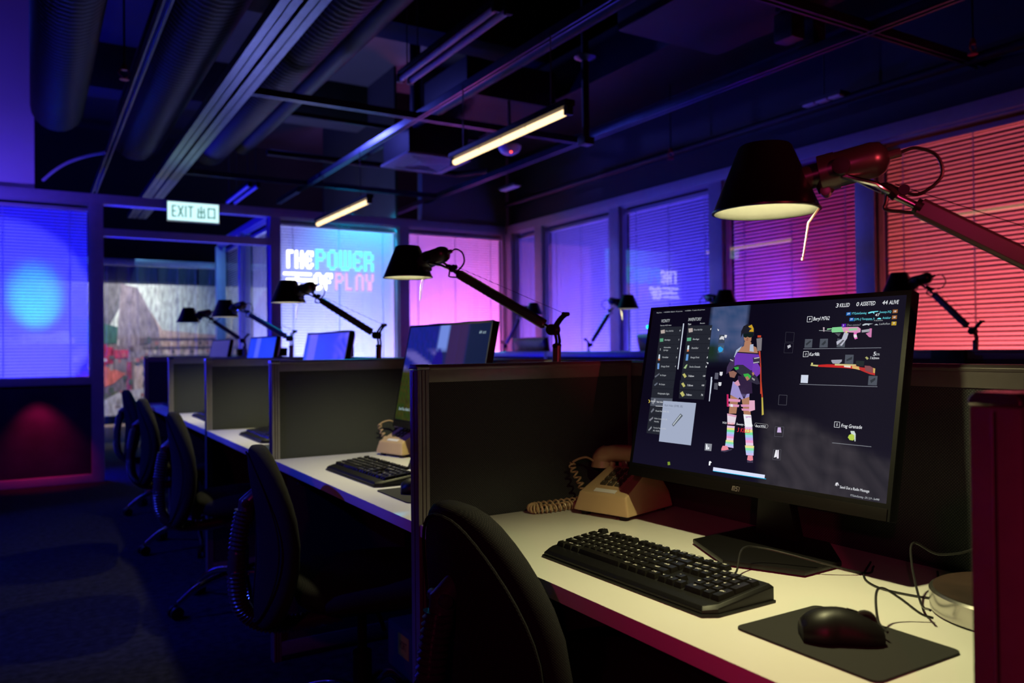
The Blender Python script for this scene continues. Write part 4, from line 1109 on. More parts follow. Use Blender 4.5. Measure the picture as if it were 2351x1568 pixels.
AW, AH = 0.598, 0.346
OW, OH = 0.614, 0.382
def sx(u): return -AW/2+u*AW
def sz(v): return OH/2-0.008-v*AH
def smooth(a, b, x):
    t = min(1, max(0, (x-a)/(b-a))); return t*t*(3-2*t)
def grid_picture(mb, fn, nx=56, ny=32, y=-0.0012):
    v = [(sx(i/nx), y, sz(j/ny)) for j in range(ny+1) for i in range(nx+1)]
    cl = [fn(i/nx, j/ny) for j in range(ny+1) for i in range(nx+1)]
    for j in range(ny):
        for i in range(nx):
            a = j*(nx+1)+i; q_ = (a, a+nx+1, a+nx+2, a+1)
            mb.add([v[x] for x in q_], [(0, 1, 2, 3)], 0, [cl[x] for x in q_])
def nz(x, y): return 0.5+0.5*sin(x*13.1+3*sin(y*7.3))*cos(y*11.7+2*sin(x*5.1))
def game_bg(u, v):
    c = Vector((0.0035, 0.0025, 0.0095))
    sky = smooth(0.292, 0.302, u)*(1-smooth(0.448, 0.456, u))*(1-smooth(0.22, 0.36, v))
    n = nz(u*3.4, v*3)
    c = c.lerp(Vector((0.03+0.06*n, 0.065+0.045*n, 0.17+0.06*n)), sky*0.95)
    tree = smooth(0.29, 0.30, u)*(1-smooth(0.33, 0.36, u))*smooth(0.20, 0.25, v)*(1-smooth(0.30, 0.35, v))
    c = c.lerp(Vector((0.012, 0.028, 0.018)), tree)
    edge = 0.60+0.02*sin(u*9)+max(0, u-0.72)*0.55
    gr = smooth(edge, edge+0.07, v)*smooth(0.55, 0.60, u)
    n2 = nz(u*5+2, v*2.3+1)
    c = c.lerp(Vector((0.020+0.022*n2, 0.018+0.018*n2, 0.026+0.02*n2)), gr)
    low = smooth(0.55, 1.0, v)*0.5
    c = c.lerp(Vector((0.010, 0.008, 0.026)), low*(1-gr))
    if u > 0.55: c = c.lerp(Vector((0.012, 0.010, 0.020)), 0.6*(1-gr)*smooth(0.5, 0.9, u))
    return tuple(c)
def scene2(u, v):
    c = Vector((0.01, 0.015, 0.10))
    if u < 0.42:
        c = Vector((0.006+0.008*nz(u*9, v*5), 0.015, 0.18+0.1*nz(u*11, v*9)))  # blue veil of reflected room light painted into the left of the picture
        road = smooth(0.22, 0.30, v)
        band = abs(((v-0.25)-u*0.55)*9 % 2 - 1)
        c = c.lerp(Vector((0.13, 0.11, 0.45)), road*smooth(0.3, 0.7, band)*0.9)
    sky = smooth(0.40, 0.43, u)*(1-smooth(0.53, 0.545, u))*(1-smooth(0.24, 0.27, v))
    c = c.lerp(Vector((0.16, 0.25, 0.72)), sky)
    bld = smooth(0.53, 0.56, u)*(1-smooth(0.74, 0.78, u))
    c = c.lerp(Vector((0.035, 0.016, 0.075+0.02*nz(u*20, 1))), bld)
    c = c.lerp(Vector((0.006, 0.012, 0.05)), smooth(0.76, 0.79, u))
    body = 1-smooth(0.9, 1.05, sqrt(((u-0.45)/0.075)**2+((v-0.50)/0.27)**2))
    c = c.lerp(Vector((0.01, 0.005, 0.22)), body)
    grass = smooth(0.42, 0.5, v)*(1-smooth(0.2, 0.5, u))
    c = c.lerp(Vector((0.012+0.03*nz(u*40, v*24), 0.018+0.03*nz(u*30, v*30), 0.006)), grass)
    return tuple(c)
def blue_glare3(u, v):  # blue light reflecting off the third screen, painted as its glowing picture
    n = nz(u*2, v*2); s_ = smooth(0.05, 0.1, u)*(1-smooth(0.27, 0.29, u))
    return tuple(Vector((0.035, 0.05, 0.80)).lerp(Vector((0.16, 0.12, 0.92)), max(s_*0.8, smooth(0.6, 1.0, u)*n)))
def blue_glare4(u, v):  # same painted blue reflection for the fourth screen
    s_ = smooth(0.25, 0.3, u)*(1-smooth(0.42, 0.46, u))*(1-smooth(0.3, 0.5, v))
    return tuple(Vector((0.012, 0.05, 0.95)).lerp(Vector((0.12, 0.16, 0.95)), s_*0.7))
def blue_glare5(u, v): return (0.03, 0.025, 0.25)  # fifth screen: dimmer painted reflection of the blue light
def dark6(u, v): return (0.01, 0.015, 0.04)

def monitor(label, loc, rz, kind, tilt=0.2018, zc=1.0277-ZD):
    t = thing('monitor', label, 'monitor', loc, rz, 'black monitors')
    TT = Matrix.Translation((0, 0, zc)) @ Matrix.Rotation(-tilt, 4, 'X')
    hw, hh = OW/2, OH/2
    m = MB(); m.T = TT
    def rr(w_, h_, y, zoff=0): return [(-w_, y, -h_+zoff), (w_, y, -h_+zoff), (w_, y, h_+zoff), (-w_, y, h_+zoff)]
    m.rings([rr(hw, hh, 0.002), rr(hw, hh, 0.022), rr(hw*0.92, hh*0.9, 0.036), rr(hw*0.5, hh*0.55, 0.046)])
    hs = m.build('housing', BLACKS, t, bevel=0.003)
    m = MB(); m.T = TT
    for b in [(-hw, -hw+0.008, -hh, hh), (hw-0.008, hw, -hh, hh), (-hw+0.008, hw-0.008, hh-0.008, hh), (-hw+0.008, hw-0.008, -hh, hh-0.008-AH)]:
        m.box(b[0], b[1], -0.002, 0.003, b[2], b[3])
    m.build('bezel', BLACKP, t)
    m = MB(); m.T = TT; m.box(-hw+0.004, hw-0.004, -0.0045, -0.002, -hh, -hh+0.020); chin = m.build('chin', mat('chin_brushed', (0.012, 0.010, 0.010), 0.4, 0.5), t, bevel=0.001)
    m = MB(); m.T = TT
    fn = {'game': game_bg, 'street': scene2, 'blue_glare3': blue_glare3, 'blue_glare4': blue_glare4, 'blue_glare5': blue_glare5, 'off': dark6}[kind]
    if kind == 'off':
        m.add([(sx(0), -0.0012, sz(0)), (sx(0), -0.0012, sz(1)), (sx(1), -0.0012, sz(1)), (sx(1), -0.0012, sz(0))], [(0, 1, 2, 3)], 0, (0.005, 0.008, 0.02))
    else: grid_picture(m, fn)
    scr = m.build('screen', SCREEN, t)
    if kind == 'game':
        m = MB(); m.T = TT
        for i, (l, c, p) in enumerate(HUD_SHAPES):
            pts = [(sx(p[k]/1e4), -0.0014-0.0001*l-0.0000002*i, sz(p[k+1]/1e4)) for k in range(0, len(p), 2)]
            m.add(pts, [tuple(range(len(pts)))], 0, PALETTE[c])
        m.build('screen_picture', SCREEN, scr)['kind'] = 'stuff'
        text_geo([s_ for s_, *_ in HUD_TEXT])
        m = MB(); m.T = TT @ Matrix.Rotation(pi/2, 4, 'X')
        for s_, u, v, w_, h_, c in HUD_TEXT:
            put_text(m, s_, sx(u), sz(v), h_*AH, w_*AW*0.97, 0.0026, PALETTE[c], shear=0.12)
        m.build('screen_text', SCREEN, scr)['kind'] = 'stuff'
    if kind == 'street':
        text_geo(['64', 'ALIVE', 'SHOWDOWN', 'Send Out a Radio Message'])
        m = MB(); m.T = TT @ Matrix.Rotation(pi/2, 4, 'X')
        for s_, u, v, h_, w_ in [('64', 0.89, 0.10, 0.03, 0.025), ('ALIVE', 0.925, 0.10, 0.022, 0.035), ('Send Out a Radio Message', 0.04, 0.90, 0.03, 0.22)]:
            put_text(m, s_, sx(u), sz(v), h_*AH, w_*AW, 0.0026, (0.4, 0.55, 0.62))
        for k in range(6):
            a = k*pi/3; m.cyl((sx(0.85+0.02*cos(a)), sz(0.55+0.03*sin(a)), 0.0025), (sx(0.85+0.02*cos(a)), sz(0.55+0.03*sin(a)), 0.0026), 0.0016, n=6)
        m.c = [c or (0.4, 0.55, 0.62) for c in m.c]
        m.build('screen_text', SCREEN, scr)['kind'] = 'stuff'
    # maker's lettering on the chin, drawn as strokes
    m = MB(); m.T = TT
    LOGO = MATS.get('chin_logo') or mat('chin_logo', (0.22, 0.20, 0.20), 0.4)
    def sk(pts, wd=0.0011):
        for (a, b) in zip(pts[:-1], pts[1:]):
            a = Vector((a[0], -0.0047, a[1])); b = Vector((b[0], -0.0047, b[1])); d = (b-a).normalized()*wd/2; n_ = Vector((-d.z, 0, d.x))
            m.add([a-d+n_, a-d-n_, b+d-n_, b+d+n_], [(0, 1, 2, 3)])
    bz = -hh+0.006; o_ = -0.011
    for seg in [[(0, 0), (0.0012, 0.008), (0.0035, 0.008), (0.0030, 0)], [(0.0035, 0.008), (0.0068, 0.008), (0.006, 0)], [(0.0085, 0), (0.0125, 0), (0.013, 0.004), (0.0095, 0.004), (0.010, 0.008), (0.015, 0.008)], [(0.0165, 0), (0.0177, 0.008)]]:
        sk([(o_+a, bz+b) for a, b in seg])
    m.build('lettering', LOGO, chin)
    # stand
    m = MB(); m.T = Matrix.Translation((0, 0, 0)); m.rings([[(-w_, y-0.012, z), (w_, y-0.012, z), (w_, y+0.012, z), (-w_, y+0.012, z)] for z, y, w_ in [(0.008, 0.085, 0.05), (0.10, 0.078, 0.035), (0.27, 0.07, 0.03), (0.34, 0.072, 0.03)]])
    m.build('stand_neck', BLACKS, t, bevel=0.003)
    hexp = [(-0.085, -0.072), (0.055, -0.145), (0.185, -0.09), (0.185, 0.015), (0.09, 0.12), (-0.09, 0.12)]
    m = MB(); m.prism(hexp, 0.003, 0.012); m.build('stand_base', BLACKS, t, bevel=0.003)
    return t
mlab = [('near black monitor showing a game inventory with a standing figure', 'game'), ('second black monitor showing a street scene', 'street'),
        ('third monitor from the near end, lit blue with a pale stripe', 'blue_glare3'), ('fourth monitor from the near end, plain bright blue', 'blue_glare4'), ('fifth and farthest monitor of the desk row, dark blue', 'blue_glare5')]
for k, (lb, kd) in enumerate(mlab):
    monitor(lb, (1.196, 1.092+DY*k+(0, 0.11, 0.15, 0.14, 0.16)[k], ZD), -pi/2+(0.052 if k == 0 else 0.02), kd)

# ================================================================ keyboards
U_ = 0.0183
ROWS = [ # (row index, [(x in units, width in units, legend)])
 (5, [(0, 1, 'ESC')]+[(2+i, 1, 'F%d' % (i+1)) for i in range(4)]+[(6.5+i, 1, 'F%d' % (i+5)) for i in range(4)]+[(11+i, 1, 'F%d' % (i+9)) for i in range(4)]+[(15.25+i, 1, s_) for i, s_ in enumerate(['PR', 'SL', 'PB'])]),
 (4, [(i, 1, s_) for i, s_ in enumerate('`1234567890-=')]+[(13, 2, 'BACK')]+[(15.25+i, 1, s_) for i, s_ in enumerate(['INS', 'HM', 'PU'])]+[(18.5+i, 1, s_) for i, s_ in enumerate(['NL', '/', '*', '-'])]),
 (3, [(0, 1.5, 'TAB')]+[(1.5+i, 1, s_) for i, s_ in enumerate('QWERTYUIOP[]')]+[(13.5, 1.5, '\\')]+[(15.25+i, 1, s_) for i, s_ in enumerate(['DEL', 'END', 'PD'])]+[(18.5+i, 1, s_) for i, s_ in enumerate(['7', '8', '9', '+'])]),
 (2, [(0, 1.75, 'CAPS')]+[(1.75+i, 1, s_) for i, s_ in enumerate('ASDFGHJKL;\'')]+[(12.75, 2.25, 'ENTER')]+[(18.5+i, 1, s_) for i, s_ in enumerate(['4', '5', '6'])]),
 (1, [(0, 2.25, 'SHIFT')]+[(2.25+i, 1, s_) for i, s_ in enumerate('ZXCVBNM,./')]+[(12.25, 2.75, 'SHIFT')]+[(16.25, 1, '^')]+[(18.5+i, 1, s_) for i, s_ in enumerate(['1', '2', '3', 'EN'])]),
 (0, [(0, 1.25, 'CTRL'), (1.25, 1.25, 'WIN'), (2.5, 1.25, 'ALT'), (3.75, 6.25, ''), (10, 1.25, 'ALT'), (11.25, 1.25, 'FN'), (12.5, 1.25, 'M'), (13.75, 1.25, 'CTRL')]+[(15.25+i, 1, s_) for i, s_ in enumerate('<v>')]+[(18.5, 2, '0'), (20.5, 1, '.')])]
KX0, KY0 = -0.206, -0.040
def kz(y): return 0.0135+(y+0.07)*0.105
text_geo([l for _, r in ROWS for *_, l in r if l])
def keyboard(label, loc, rz, single=True, cord=None):
    t = thing('keyboard', label, 'keyboard', loc, rz, 'full-size black keyboards')
    m = MB(); m.prism([(-0.218, -0.052), (-0.205, -0.073), (0.205, -0.073), (0.218, -0.052), (0.218, 0.071), (-0.218, 0.071)], 0.0005, 0.0045); m.build('bottom_plate', BLACKP, t, bevel=0.001)
    m = MB()
    def ring(ins, f): return [(x*(1-ins/0.218), y+(ins if y < 0 else -ins), f(y)) for x, y in [(-0.215, -0.050), (-0.202, -0.070), (0.202, -0.070), (0.215, -0.050), (0.215, 0.070), (-0.215, 0.070)]]
    m.rings([ring(0.0, lambda y: 0.0045), ring(0.0, lambda y: kz(y)-0.004), ring(0.005, lambda y: kz(y)+0.001)])
    m.build('case', BLACKP, t, bevel=0.0012)
    lay = []
    for ri, row in ROWS:
        for x, wd, lg in row:
            dep = 2 if lg in ('+', 'EN') else 1
            cy = KY0+ri*U_+(0.006 if ri == 5 else 0)+U_/2-(U_/2 if dep == 2 else 0)
            lay.append((KX0+(x+wd/2)*U_, cy, wd, dep, lg))
    cache = {}
    joined = MB()
    for cx, cy, wd, dep, lg in lay:
        a = wd*U_/2-0.0007; b = dep*U_/2-0.0007; z = kz(cy)+0.0005
        R4 = lambda ia, f, h, zz: [(-a+ia, -b+f, zz-(b-f)*0.1), (a-ia, -b+f, zz-(b-f)*0.1), (a-ia, b-h, zz+(b-h)*0.1), (-a+ia, b-h, zz+(b-h)*0.1)]
        m = MB(); m.rings([R4(0, 0, 0, 0), R4(0.0024, 0.0028, 0.0012, 0.0078)])
        if single:
            key = (wd, dep)
            if key in cache:
                c = cache[key].copy(); COL.objects.link(c); c.parent = t; c.location = (cx, cy, z)
            else: cache[key] = m.build('key', KEYP, t, bevel=0.0008, loc=(cx, cy, z))
        else:
            joined.T = Matrix.Translation((cx, cy, z)); joined.rings([R4(0, 0, 0, 0), R4(0.0024, 0.0028, 0.0012, 0.0078)])
    if not single: joined.build('key_field', KEYP, t)['kind'] = 'stuff'
    if single:
        m = MB()
        for cx, cy, wd, dep, lg in lay:
            if lg: put_text(m, lg, cx-0.0050, cy-0.0010, 0.0050, min(0.0038*len(lg), 0.0105), kz(cy)+0.0096)
        m.build('key_lettering', LEGEND, t)
    return t
keyboard('black keyboard on the nearest desk in front of the game monitor', (0.896, 1.056, ZD), -pi/2+0.02)
keyboard('black keyboard on the second desk beside the cloth partition', (0.90, 2.36, ZD), -pi/2+0.02)
kb3 = keyboard('blue-lit black keyboard on the third desk, partly behind a partition', (0.90, 3.66, ZD), -pi/2, False)
dup(kb3, 'blue-lit black keyboard on the fourth desk', (0.90, 4.96, ZD)); dup(kb3, 'blue-lit black keyboard on the fifth and farthest desk', (0.90, 6.22, ZD))

# ================================================================ mice and pads
def mouse(label, loc, rz):
    t = thing('mouse', label, 'mouse', loc, rz, 'black mice')
    m = MB(); rg = []
    for i in range(1, 15):
        u = -1+2*i/15; y = 0.0585*u
        wv = 0.0325*(1-abs(u)**3.2)**0.5*(1-0.10*cos(u*2.2)*1.0 if u > -0.2 else 1)
        hz = 0.038*(1-abs(u*0.98)**2.6)**0.55*(1-0.28*max(0, u))
        rg.append([(wv*cos(a)*(1.0 if sin(a) > 0 else 0.97), y, 0.004+hz*max(0, sin(a))**0.85 - (0.002 if sin(a) < 0 else 0)) for a in [2*pi*k/24 for k in range(24)]])
    m.rings(rg); m.build('shell', BLACKS, t, ang=50)
    m = MB(); m.tube([(0.0045*cos(a)*0, 0.030+0.012*cos(a), 0.024+0.012*sin(a)) for a in [2*pi*k/20 for k in range(20)]], 0.0042, 8, closed=True); m.build('scroll_wheel', RUBBER, t)
    m = MB(); m.tube([(0, 0.05-i*0.006, 0.0385*(1-abs((0.05-i*0.006)/0.0585*0.98)**2.6)**0.55*(1-0.28*(0.05-i*0.006)/0.0585)+0.0044) for i in range(1, 8)], 0.0007, 5); m.build('button_seam', BLACKP, t)
    return t
def pad(label, loc, rz=-pi/2, w_=0.22, d_=0.175):
    m = MB(); r = 0.012; poly = []
    for cx, cy, a0 in [(w_/2-r, d_/2-r, 0), (-w_/2+r, d_/2-r, 90), (-w_/2+r, -d_/2+r, 180), (w_/2-r, -d_/2+r, 270)]:
        for k in range(6): a = radians(a0+k*18); poly.append((cx+r*cos(a), cy+r*sin(a)))
    m.prism(poly, 0, 0.0028); o = m.build('mouse_pad', RUBBER, loc=loc, bevel=0.0004); o.rotation_euler = (0, 0, rz)
    return tag(o, label, 'mouse pad', 'black mouse pads')
pad('black mouse pad at the front of the nearest desk', (0.922, 0.685, ZD+0.0004))
mouse('black mouse on the pad on the nearest desk', (0.915, 0.684, ZD+0.0034), radians(-130))
pad('black mouse pad on the second desk by the aluminium partition post', (0.905, 1.99, ZD+0.0004))
mouse('black mouse on the second desk, half hidden by the partition post', (0.905, 2.00, ZD+0.0034), radians(-110))
pad('black mouse pad on the third desk by the partition post', (0.88, 3.27, ZD+0.0004))
mouse('black mouse on the third desk, half hidden by the partition post', (0.90, 3.28, ZD+0.0034), radians(-110))
# cables on the nearest desk
def cable(label, pts, r=0.0018):
    m = MB(); m.tube(bez(pts, 10), r, 7); tag(m.build('cable', WIRE), label, 'cable')
z = ZD+0.002
cable('keyboard cable looping over the monitor foot', [(0.968, 0.935, z+0.018), (0.985, 0.932, z+0.022), (1.035, 0.965, z+0.045), (1.09, 0.97, z+0.038), (1.15, 0.90, z+0.02), (1.22, 0.86, z), (1.27, 0.88, z)])
cable('mouse cable rising from the mouse toward the lamp base', [(0.958, 0.645, z+0.014), (0.972, 0.668, z+0.02), (1.0, 0.690, z+0.045), (1.03, 0.700, z+0.046), (1.055, 0.69, z+0.03), (1.075, 0.673, z+0.01), (1.088, 0.662, z+0.004)])
cable('thin cable looping upward behind the lamp base', [(1.07, 0.655, z+0.02), (1.12, 0.70, z+0.01), (1.17, 0.745, z+0.05), (1.20, 0.760, z+0.075), (1.24, 0.74, z+0.055), (1.29, 0.70, z+0.075), (1.32, 0.66, z+0.16)])
cable('black cable running along the back of the nearest desk to the lamp', [(1.29, 0.90, z), (1.20, 0.85, z), (1.165, 0.80, z), (1.17, 0.75, z), (1.19, 0.71, z), (1.20, 0.70, z)])
cable('second black cable lying beside it on the nearest desk', [(1.33, 0.80, z), (1.26, 0.755, z), (1.23, 0.73, z), (1.22, 0.715, z)])

# ================================================================ telephones
def phone(label, loc, rz, desk_coil=True):
    t = thing('telephone', label, 'telephone', loc, rz, 'beige push-button telephones')
    V = [(-0.078, -0.095, 0.010), (0.078, -0.095, 0.010), (0.078, 0.095, 0.010), (-0.078, 0.095, 0.010),
         (-0.066, -0.086, 0.053), (0.066, -0.086, 0.053), (0.058, 0.022, 0.103), (-0.058, 0.022, 0.103),
         (0.058, 0.060, 0.098), (-0.058, 0.060, 0.098), (0.070, 0.092, 0.045), (-0.070, 0.092, 0.045)]
    F = [(3, 2, 1, 0), (0, 1, 5, 4), (4, 5, 6, 7), (7, 6, 8, 9), (9, 8, 10, 11), (11, 10, 2, 3), (1, 2, 10, 8, 6, 5), (0, 4, 7, 9, 11, 3)]
    m = MB(); m.add(V, F); m.build('body', BEIGE, t, bevel=0.006, seg=4)
    for x in (-0.055, 0.055):
        for y in (-0.075, 0.075):
            m = MB(); m.cyl((x, y, 0), (x, y, 0.012), 0.011, n=14); m.build('rubber_foot', BLACKP, t)
    # keypad on the sloping face
    ax = Vector((1, 0, 0)); ay = (Vector((0, 0.022, 0.103))-Vector((0, -0.086, 0.053))).normalized(); az = ax.cross(ay)
    o0 = Vector((0, -0.086, 0.053))
    FM = Matrix((ax, ay, az)).transposed().to_4x4(); FM.translation = o0
    m = MB(); m.T = FM; m.box(-0.036, 0.036, 0.028, 0.112, -0.001, 0.0008); m.build('keypad_plate', BEIGE, t, bevel=0.0006)
    text_geo(list('123456789*0#'))
    for r in range(4):
        for c in range(3):
            m = MB(); m.T = FM @ Matrix.Translation(((c-1)*0.0205, 0.101-r*0.0195, 0.0008))
            m.rings([[(-a, -a, zz), (a, -a, zz), (a, a, zz), (-a, a, zz)] for a, zz in ((0.0075, 0), (0.0075, 0.003), (0.0062, 0.005))])
            k_ = m.build('button', mat('phone_button', (0.05, 0.042, 0.03), 0.3), t, bevel=0.0008)
            m = MB(); m.T = FM @ Matrix.Translation(((c-1)*0.0205-0.0018, 0.101-r*0.0195-0.0022, 0.0061)); put_text(m, '123456789*0#'[r*3+c], 0, 0, 0.0045)
            m.build('button_numeral', LEGEND, k_)
    m = MB(); m.T = FM; m.box(-0.030, 0.030, 0.008, 0.021, 0.0, 0.0012); m.build('name_card', WHITEW, t)
    for x in (-0.022, 0.022):
        m = MB(); m.cyl((x*1.0, 0.040, 0.1), (x, 0.040, 0.116), 0.008, n=14); m.build('hook_button', mat('clear_hook', (0.2, 0.15, 0.1), 0.1, coat=1.0), t)
    for x in (-0.046, 0.046):
        for y in (0.022, 0.058):
            m = MB(); m.box(x-0.006, x+0.006, y-0.003, y+0.003, 0.088, 0.112); m.build('cradle_prong', BEIGE, t, bevel=0.0015)
    hp = [(-0.095, 0.045, 0.100), (-0.094, 0.045, 0.114), (-0.082, 0.045, 0.124), (-0.05, 0.045, 0.131), (0, 0.045, 0.133), (0.05, 0.045, 0.131), (0.082, 0.045, 0.124), (0.094, 0.045, 0.114), (0.095, 0.045, 0.100)]
    m = MB(); m.tube(bez(hp, 3), [0.026]*4+[0.025]*3+[0.021]*11+[0.025]*3+[0.026]*4, 12)
    for x in (-0.094, 0.094): m.cyl((x, 0.045, 0.094), (x, 0.045, 0.110), 0.029, 0.026, n=18)
    m.build('handset', BEIGE, t, ang=50)
    if True:
        hx = bez([(-0.104, 0.025, 0.108), (-0.114, 0.0, 0.120), (-0.130, -0.028, 0.110), (-0.124, -0.035, 0.092), (-0.108, -0.030, 0.062), (-0.095, -0.03, 0.035), (-0.088, -0.02, 0.02)], 8)
        m = MB(); m.tube(hx[:18], 0.0028, 7)
        def coil(path, rad, turns, r0=0.0023):
            pts = []; n = turns*9
            for i in range(n+1):
                f = i/n*(len(path)-1); a = int(min(f, len(path)-2)); p = path[a].lerp(path[a+1], f-a)
                tg = (path[a+1]-path[a]).normalized(); u = tg.cross(Vector((0, 0, 1)));
                if u.length < 0.1: u = tg.cross(Vector((0, 1, 0)))
                u.normalize(); v = tg.cross(u); an = 2*pi*i/9
                pts.append(p+(u*cos(an)+v*sin(an))*rad)
            m.tube(pts, r0, 5)
        coil([Vector(p) for p in hx[17:]], 0.0075, 9)
        def wl(X, Y):
            dx, dy = X-1.21, Y-1.50; a = -pi/2+0.28
            return (dx*cos(a)+dy*sin(a), -dx*sin(a)+dy*cos(a), 0.012)
        cp = bez([wl(1.19, 1.60), wl(1.16, 1.618), wl(1.10, 1.619), wl(1.04, 1.620), wl(1.017, 1.608), wl(1.022, 1.590), wl(1.06, 1.583), wl(1.11, 1.586), wl(1.135, 1.583)], 8)
        if desk_coil: coil(cp, 0.0088, 30, 0.0026)
        m.build('coiled_cord', BEIGE, t)
    return t
PR = -pi/2+0.28
p1 = phone('beige push-button telephone on the nearest desk, left of the game monitor', (1.21, 1.50, ZD), PR)
p2 = phone('beige push-button telephone on the second desk, partly behind the partition post', (1.21, 1.50+DY, ZD), PR, False)
dup(p2, 'beige telephone on the third desk, mostly hidden behind a partition', (1.21, 1.50+2*DY, ZD))

# ================================================================ desk lamps
def lamp(label, base, elbow, shade, lit=7.0, R=0.0785, bulb=True, basez=ZD, grp='black-shaded swing-arm desk lamps'):
    base, E, S = Vector(base), Vector(elbow), Vector(shade)
    t = thing('desk_lamp', label, 'lamp', base, 0, grp)
    E = E-base; S = S-base
    az = Vector((E.x-S.x, E.y-S.y, 0)).normalized(); sd = Vector((-az.y, az.x, 0)); Z = Vector((0, 0, 1))
    k = R/0.0785
    H = Matrix((az, sd, Z)).transposed().to_4x4(); H.translation = S
    # base
    m = MB(); m.lathe([(0.108, 0.0005), (0.115, 0.003), (0.116, 0.031), (0.112, 0.034)], 56, caps=True); m.build('base_rim', STEEL, t)
    m = MB(); m.lathe([(0.1105, 0.0342), (0.1105, 0.0350)], 56, caps=True); m.build('base_top', WOODB, t)
    m = MB(); m.cyl((0, 0, 0.034), (0, 0, 0.075), 0.012, 0.009); m.build('base_socket', STEEL, t)
    # lower arm
    top = Vector((E.x, E.y, E.z-0.045))-az*-0.012
    foot = Vector((0, 0, 0.06))
    def bar(a, b, w1, w2, name, mt):
        d = (b-a).normalized(); n1 = d.cross(sd if abs(d.dot(sd)) < 0.9 else az).normalized(); n2 = d.cross(n1).normalized()
        m = MB(); rg = []
        for p in (a, b):
            rg.append([p+n1*w1*cx+n2*w2*cy for cx, cy in ((-1, -0.7), (-0.7, -1), (0.7, -1), (1, -0.7), (1, 0.7), (0.7, 1), (-0.7, 1), (-1, 0.7))])
        m.rings(rg); return m.build(name, mt, t, bevel=0.0006)
    bar(foot, top, 0.0105*k, 0.008*k, 'lower_arm', LAMPARM)
    # elbow
    m = MB(); m.cyl(E-sd*0.014*k, E+sd*0.014*k, 0.0155*k, n=24); m.build('elbow_joint', BLACKS, t, bevel=0.001)
    m = MB()
    hp = bez([top, top+az*0.004+Z*0.012, E+az*0.012-Z*0.012, E+az*0.008+Z*0.006, E+az*0.024+Z*0.028, E+az*0.042*k+Z*0.042*k], 5)
    for s_ in (-0.008, 0.008): m.tube([p+sd*s_*k for p in hp], 0.0042*k, 7)
    m.cyl(hp[-1]-sd*0.012*k, hp[-1]+sd*0.012*k, 0.006*k); m.cyl(top-sd*0.012, top+sd*0.012, 0.007)
    m.build('elbow_bracket', BLACKS, t)
    # upper arm
    P = S+az*0.108*k+Z*0.054*k
    d = (P-E).normalized(); L = (P-E).length
    c0 = P-d*min(0.125*k, L*0.3)
    bar(E+d*0.036*k, c0, 0.0132*k, 0.0095*k, 'upper_arm', LAMPARM)
    m = MB(); m.cyl(E, E+d*0.038*k, 0.004*k); m.build('arm_fork', CHROME, t)
    m = MB(); m.cyl(c0-d*0.004, c0+d*0.006, 0.0115*k, n=16); m.build('arm_collar', BLACKS, t)
    rod_end = c0+d*0.045*k
    m = MB(); m.cyl(c0, rod_end, 0.0055*k, n=12); m.build('arm_rod', STEEL, t)
    m = MB(); nrm = d.cross(sd).normalized()
    if nrm.z < 0: nrm = -nrm
    m.cyl(rod_end+nrm*0.012*k-sd*0.006-d*0.015, rod_end+nrm*0.012*k+sd*0.006-d*0.015, 0.0075*k, n=18)
    m.tube([p for p in bez([rod_end-d*0.012, rod_end+d*0.004+nrm*0.004, rod_end+d*0.012], 3)], 0.0085*k, 10)
    m.build('wire_pulley', BLACKS, t)
    for s_ in (-1, 1):
        m = MB(); m.tube([rod_end+sd*0.006*s_*k, rod_end+d*0.02*k+sd*0.018*s_*k, P+sd*0.019*s_*k-Z*0.012*(1-s_)/2], 0.0042*k, 10); m.build('fork_rod', CHROME, t)
    m = MB(); m.cyl(rod_end+nrm*0.014*k, hp[-1], 0.0007, n=5); m.build('tension_wire', ALU_D, t)
    # socket: tube through the pivot, tilted up away from the shade
    sdir = (az*cos(radians(11))+Z*sin(radians(11)))
    s0 = S+az*0.046*k+Z*0.044*k
    m = MB()
    pts = [0, 0.032, 0.0321, 0.056, 0.0561, 0.106, 0.118, 0.125, 0.1275]; rad = [0.0180, 0.0180, 0.0272, 0.0272, 0.0255, 0.0260, 0.0215, 0.012, 0.002]
    m.tube([s0+sdir*p*k for p in pts], [r*k for r in rad], 24); m.build('socket', SOCK, t)
    m = MB(); m.cyl(s0+sdir*0.123*k, s0+sdir*0.142*k, 0.0065*k, n=10); m.build('cable_grip', LAMPARM, t)
    m = MB(); c_ = s0+sdir*0.040*k-Z*0.024*k
    m.tube([c_+Z*0.012*k-sd*0.0, c_-Z*0.006*k], [0.017*k, 0.010*k], 12); m.cyl(c_-Z*0.004-sd*0.013*k, c_-Z*0.004+sd*0.013*k, 0.0075*k, n=16); m.build('socket_clamp', SOCK, t, bevel=0.0006)
    for s_ in (-1, 1):
        m = MB(); m.cyl(P+sd*0.017*s_*k, P+sd*0.034*s_*k, 0.0125*k, n=22); m.build('pivot_knob', BLACKP, t, bevel=0.001)
    # cable loop behind the head
    g = s0+sdir*0.142*k
    m = MB(); m.tube(bez([g, g+sdir*0.02*k, g+az*0.045*k-Z*0.010*k, g+az*0.050*k-Z*0.040*k, g+az*0.020*k-Z*0.062*k, rod_end+nrm*0.008, rod_end-nrm*0.014-d*0.004, c0+d*0.035-nrm*0.022*k, c0-nrm*0.009*k], 7), 0.0026*k, 7); m.build('lamp_cable', WIRE, t)
    # shade
    m = MB(); m.T = H
    hS = 0.102*k
    m.lathe([(R*0.97, 0.0), (R*1.015, 0.0006), (R*1.015, 0.003), (R*0.985, 0.005), (R*0.50, hS-0.003), (R*0.46, hS), (0.0005, hS+0.0005)], 56); sh = m.build('shade', LAMPBLK, t, ang=40)
    m = MB(); m.T = H
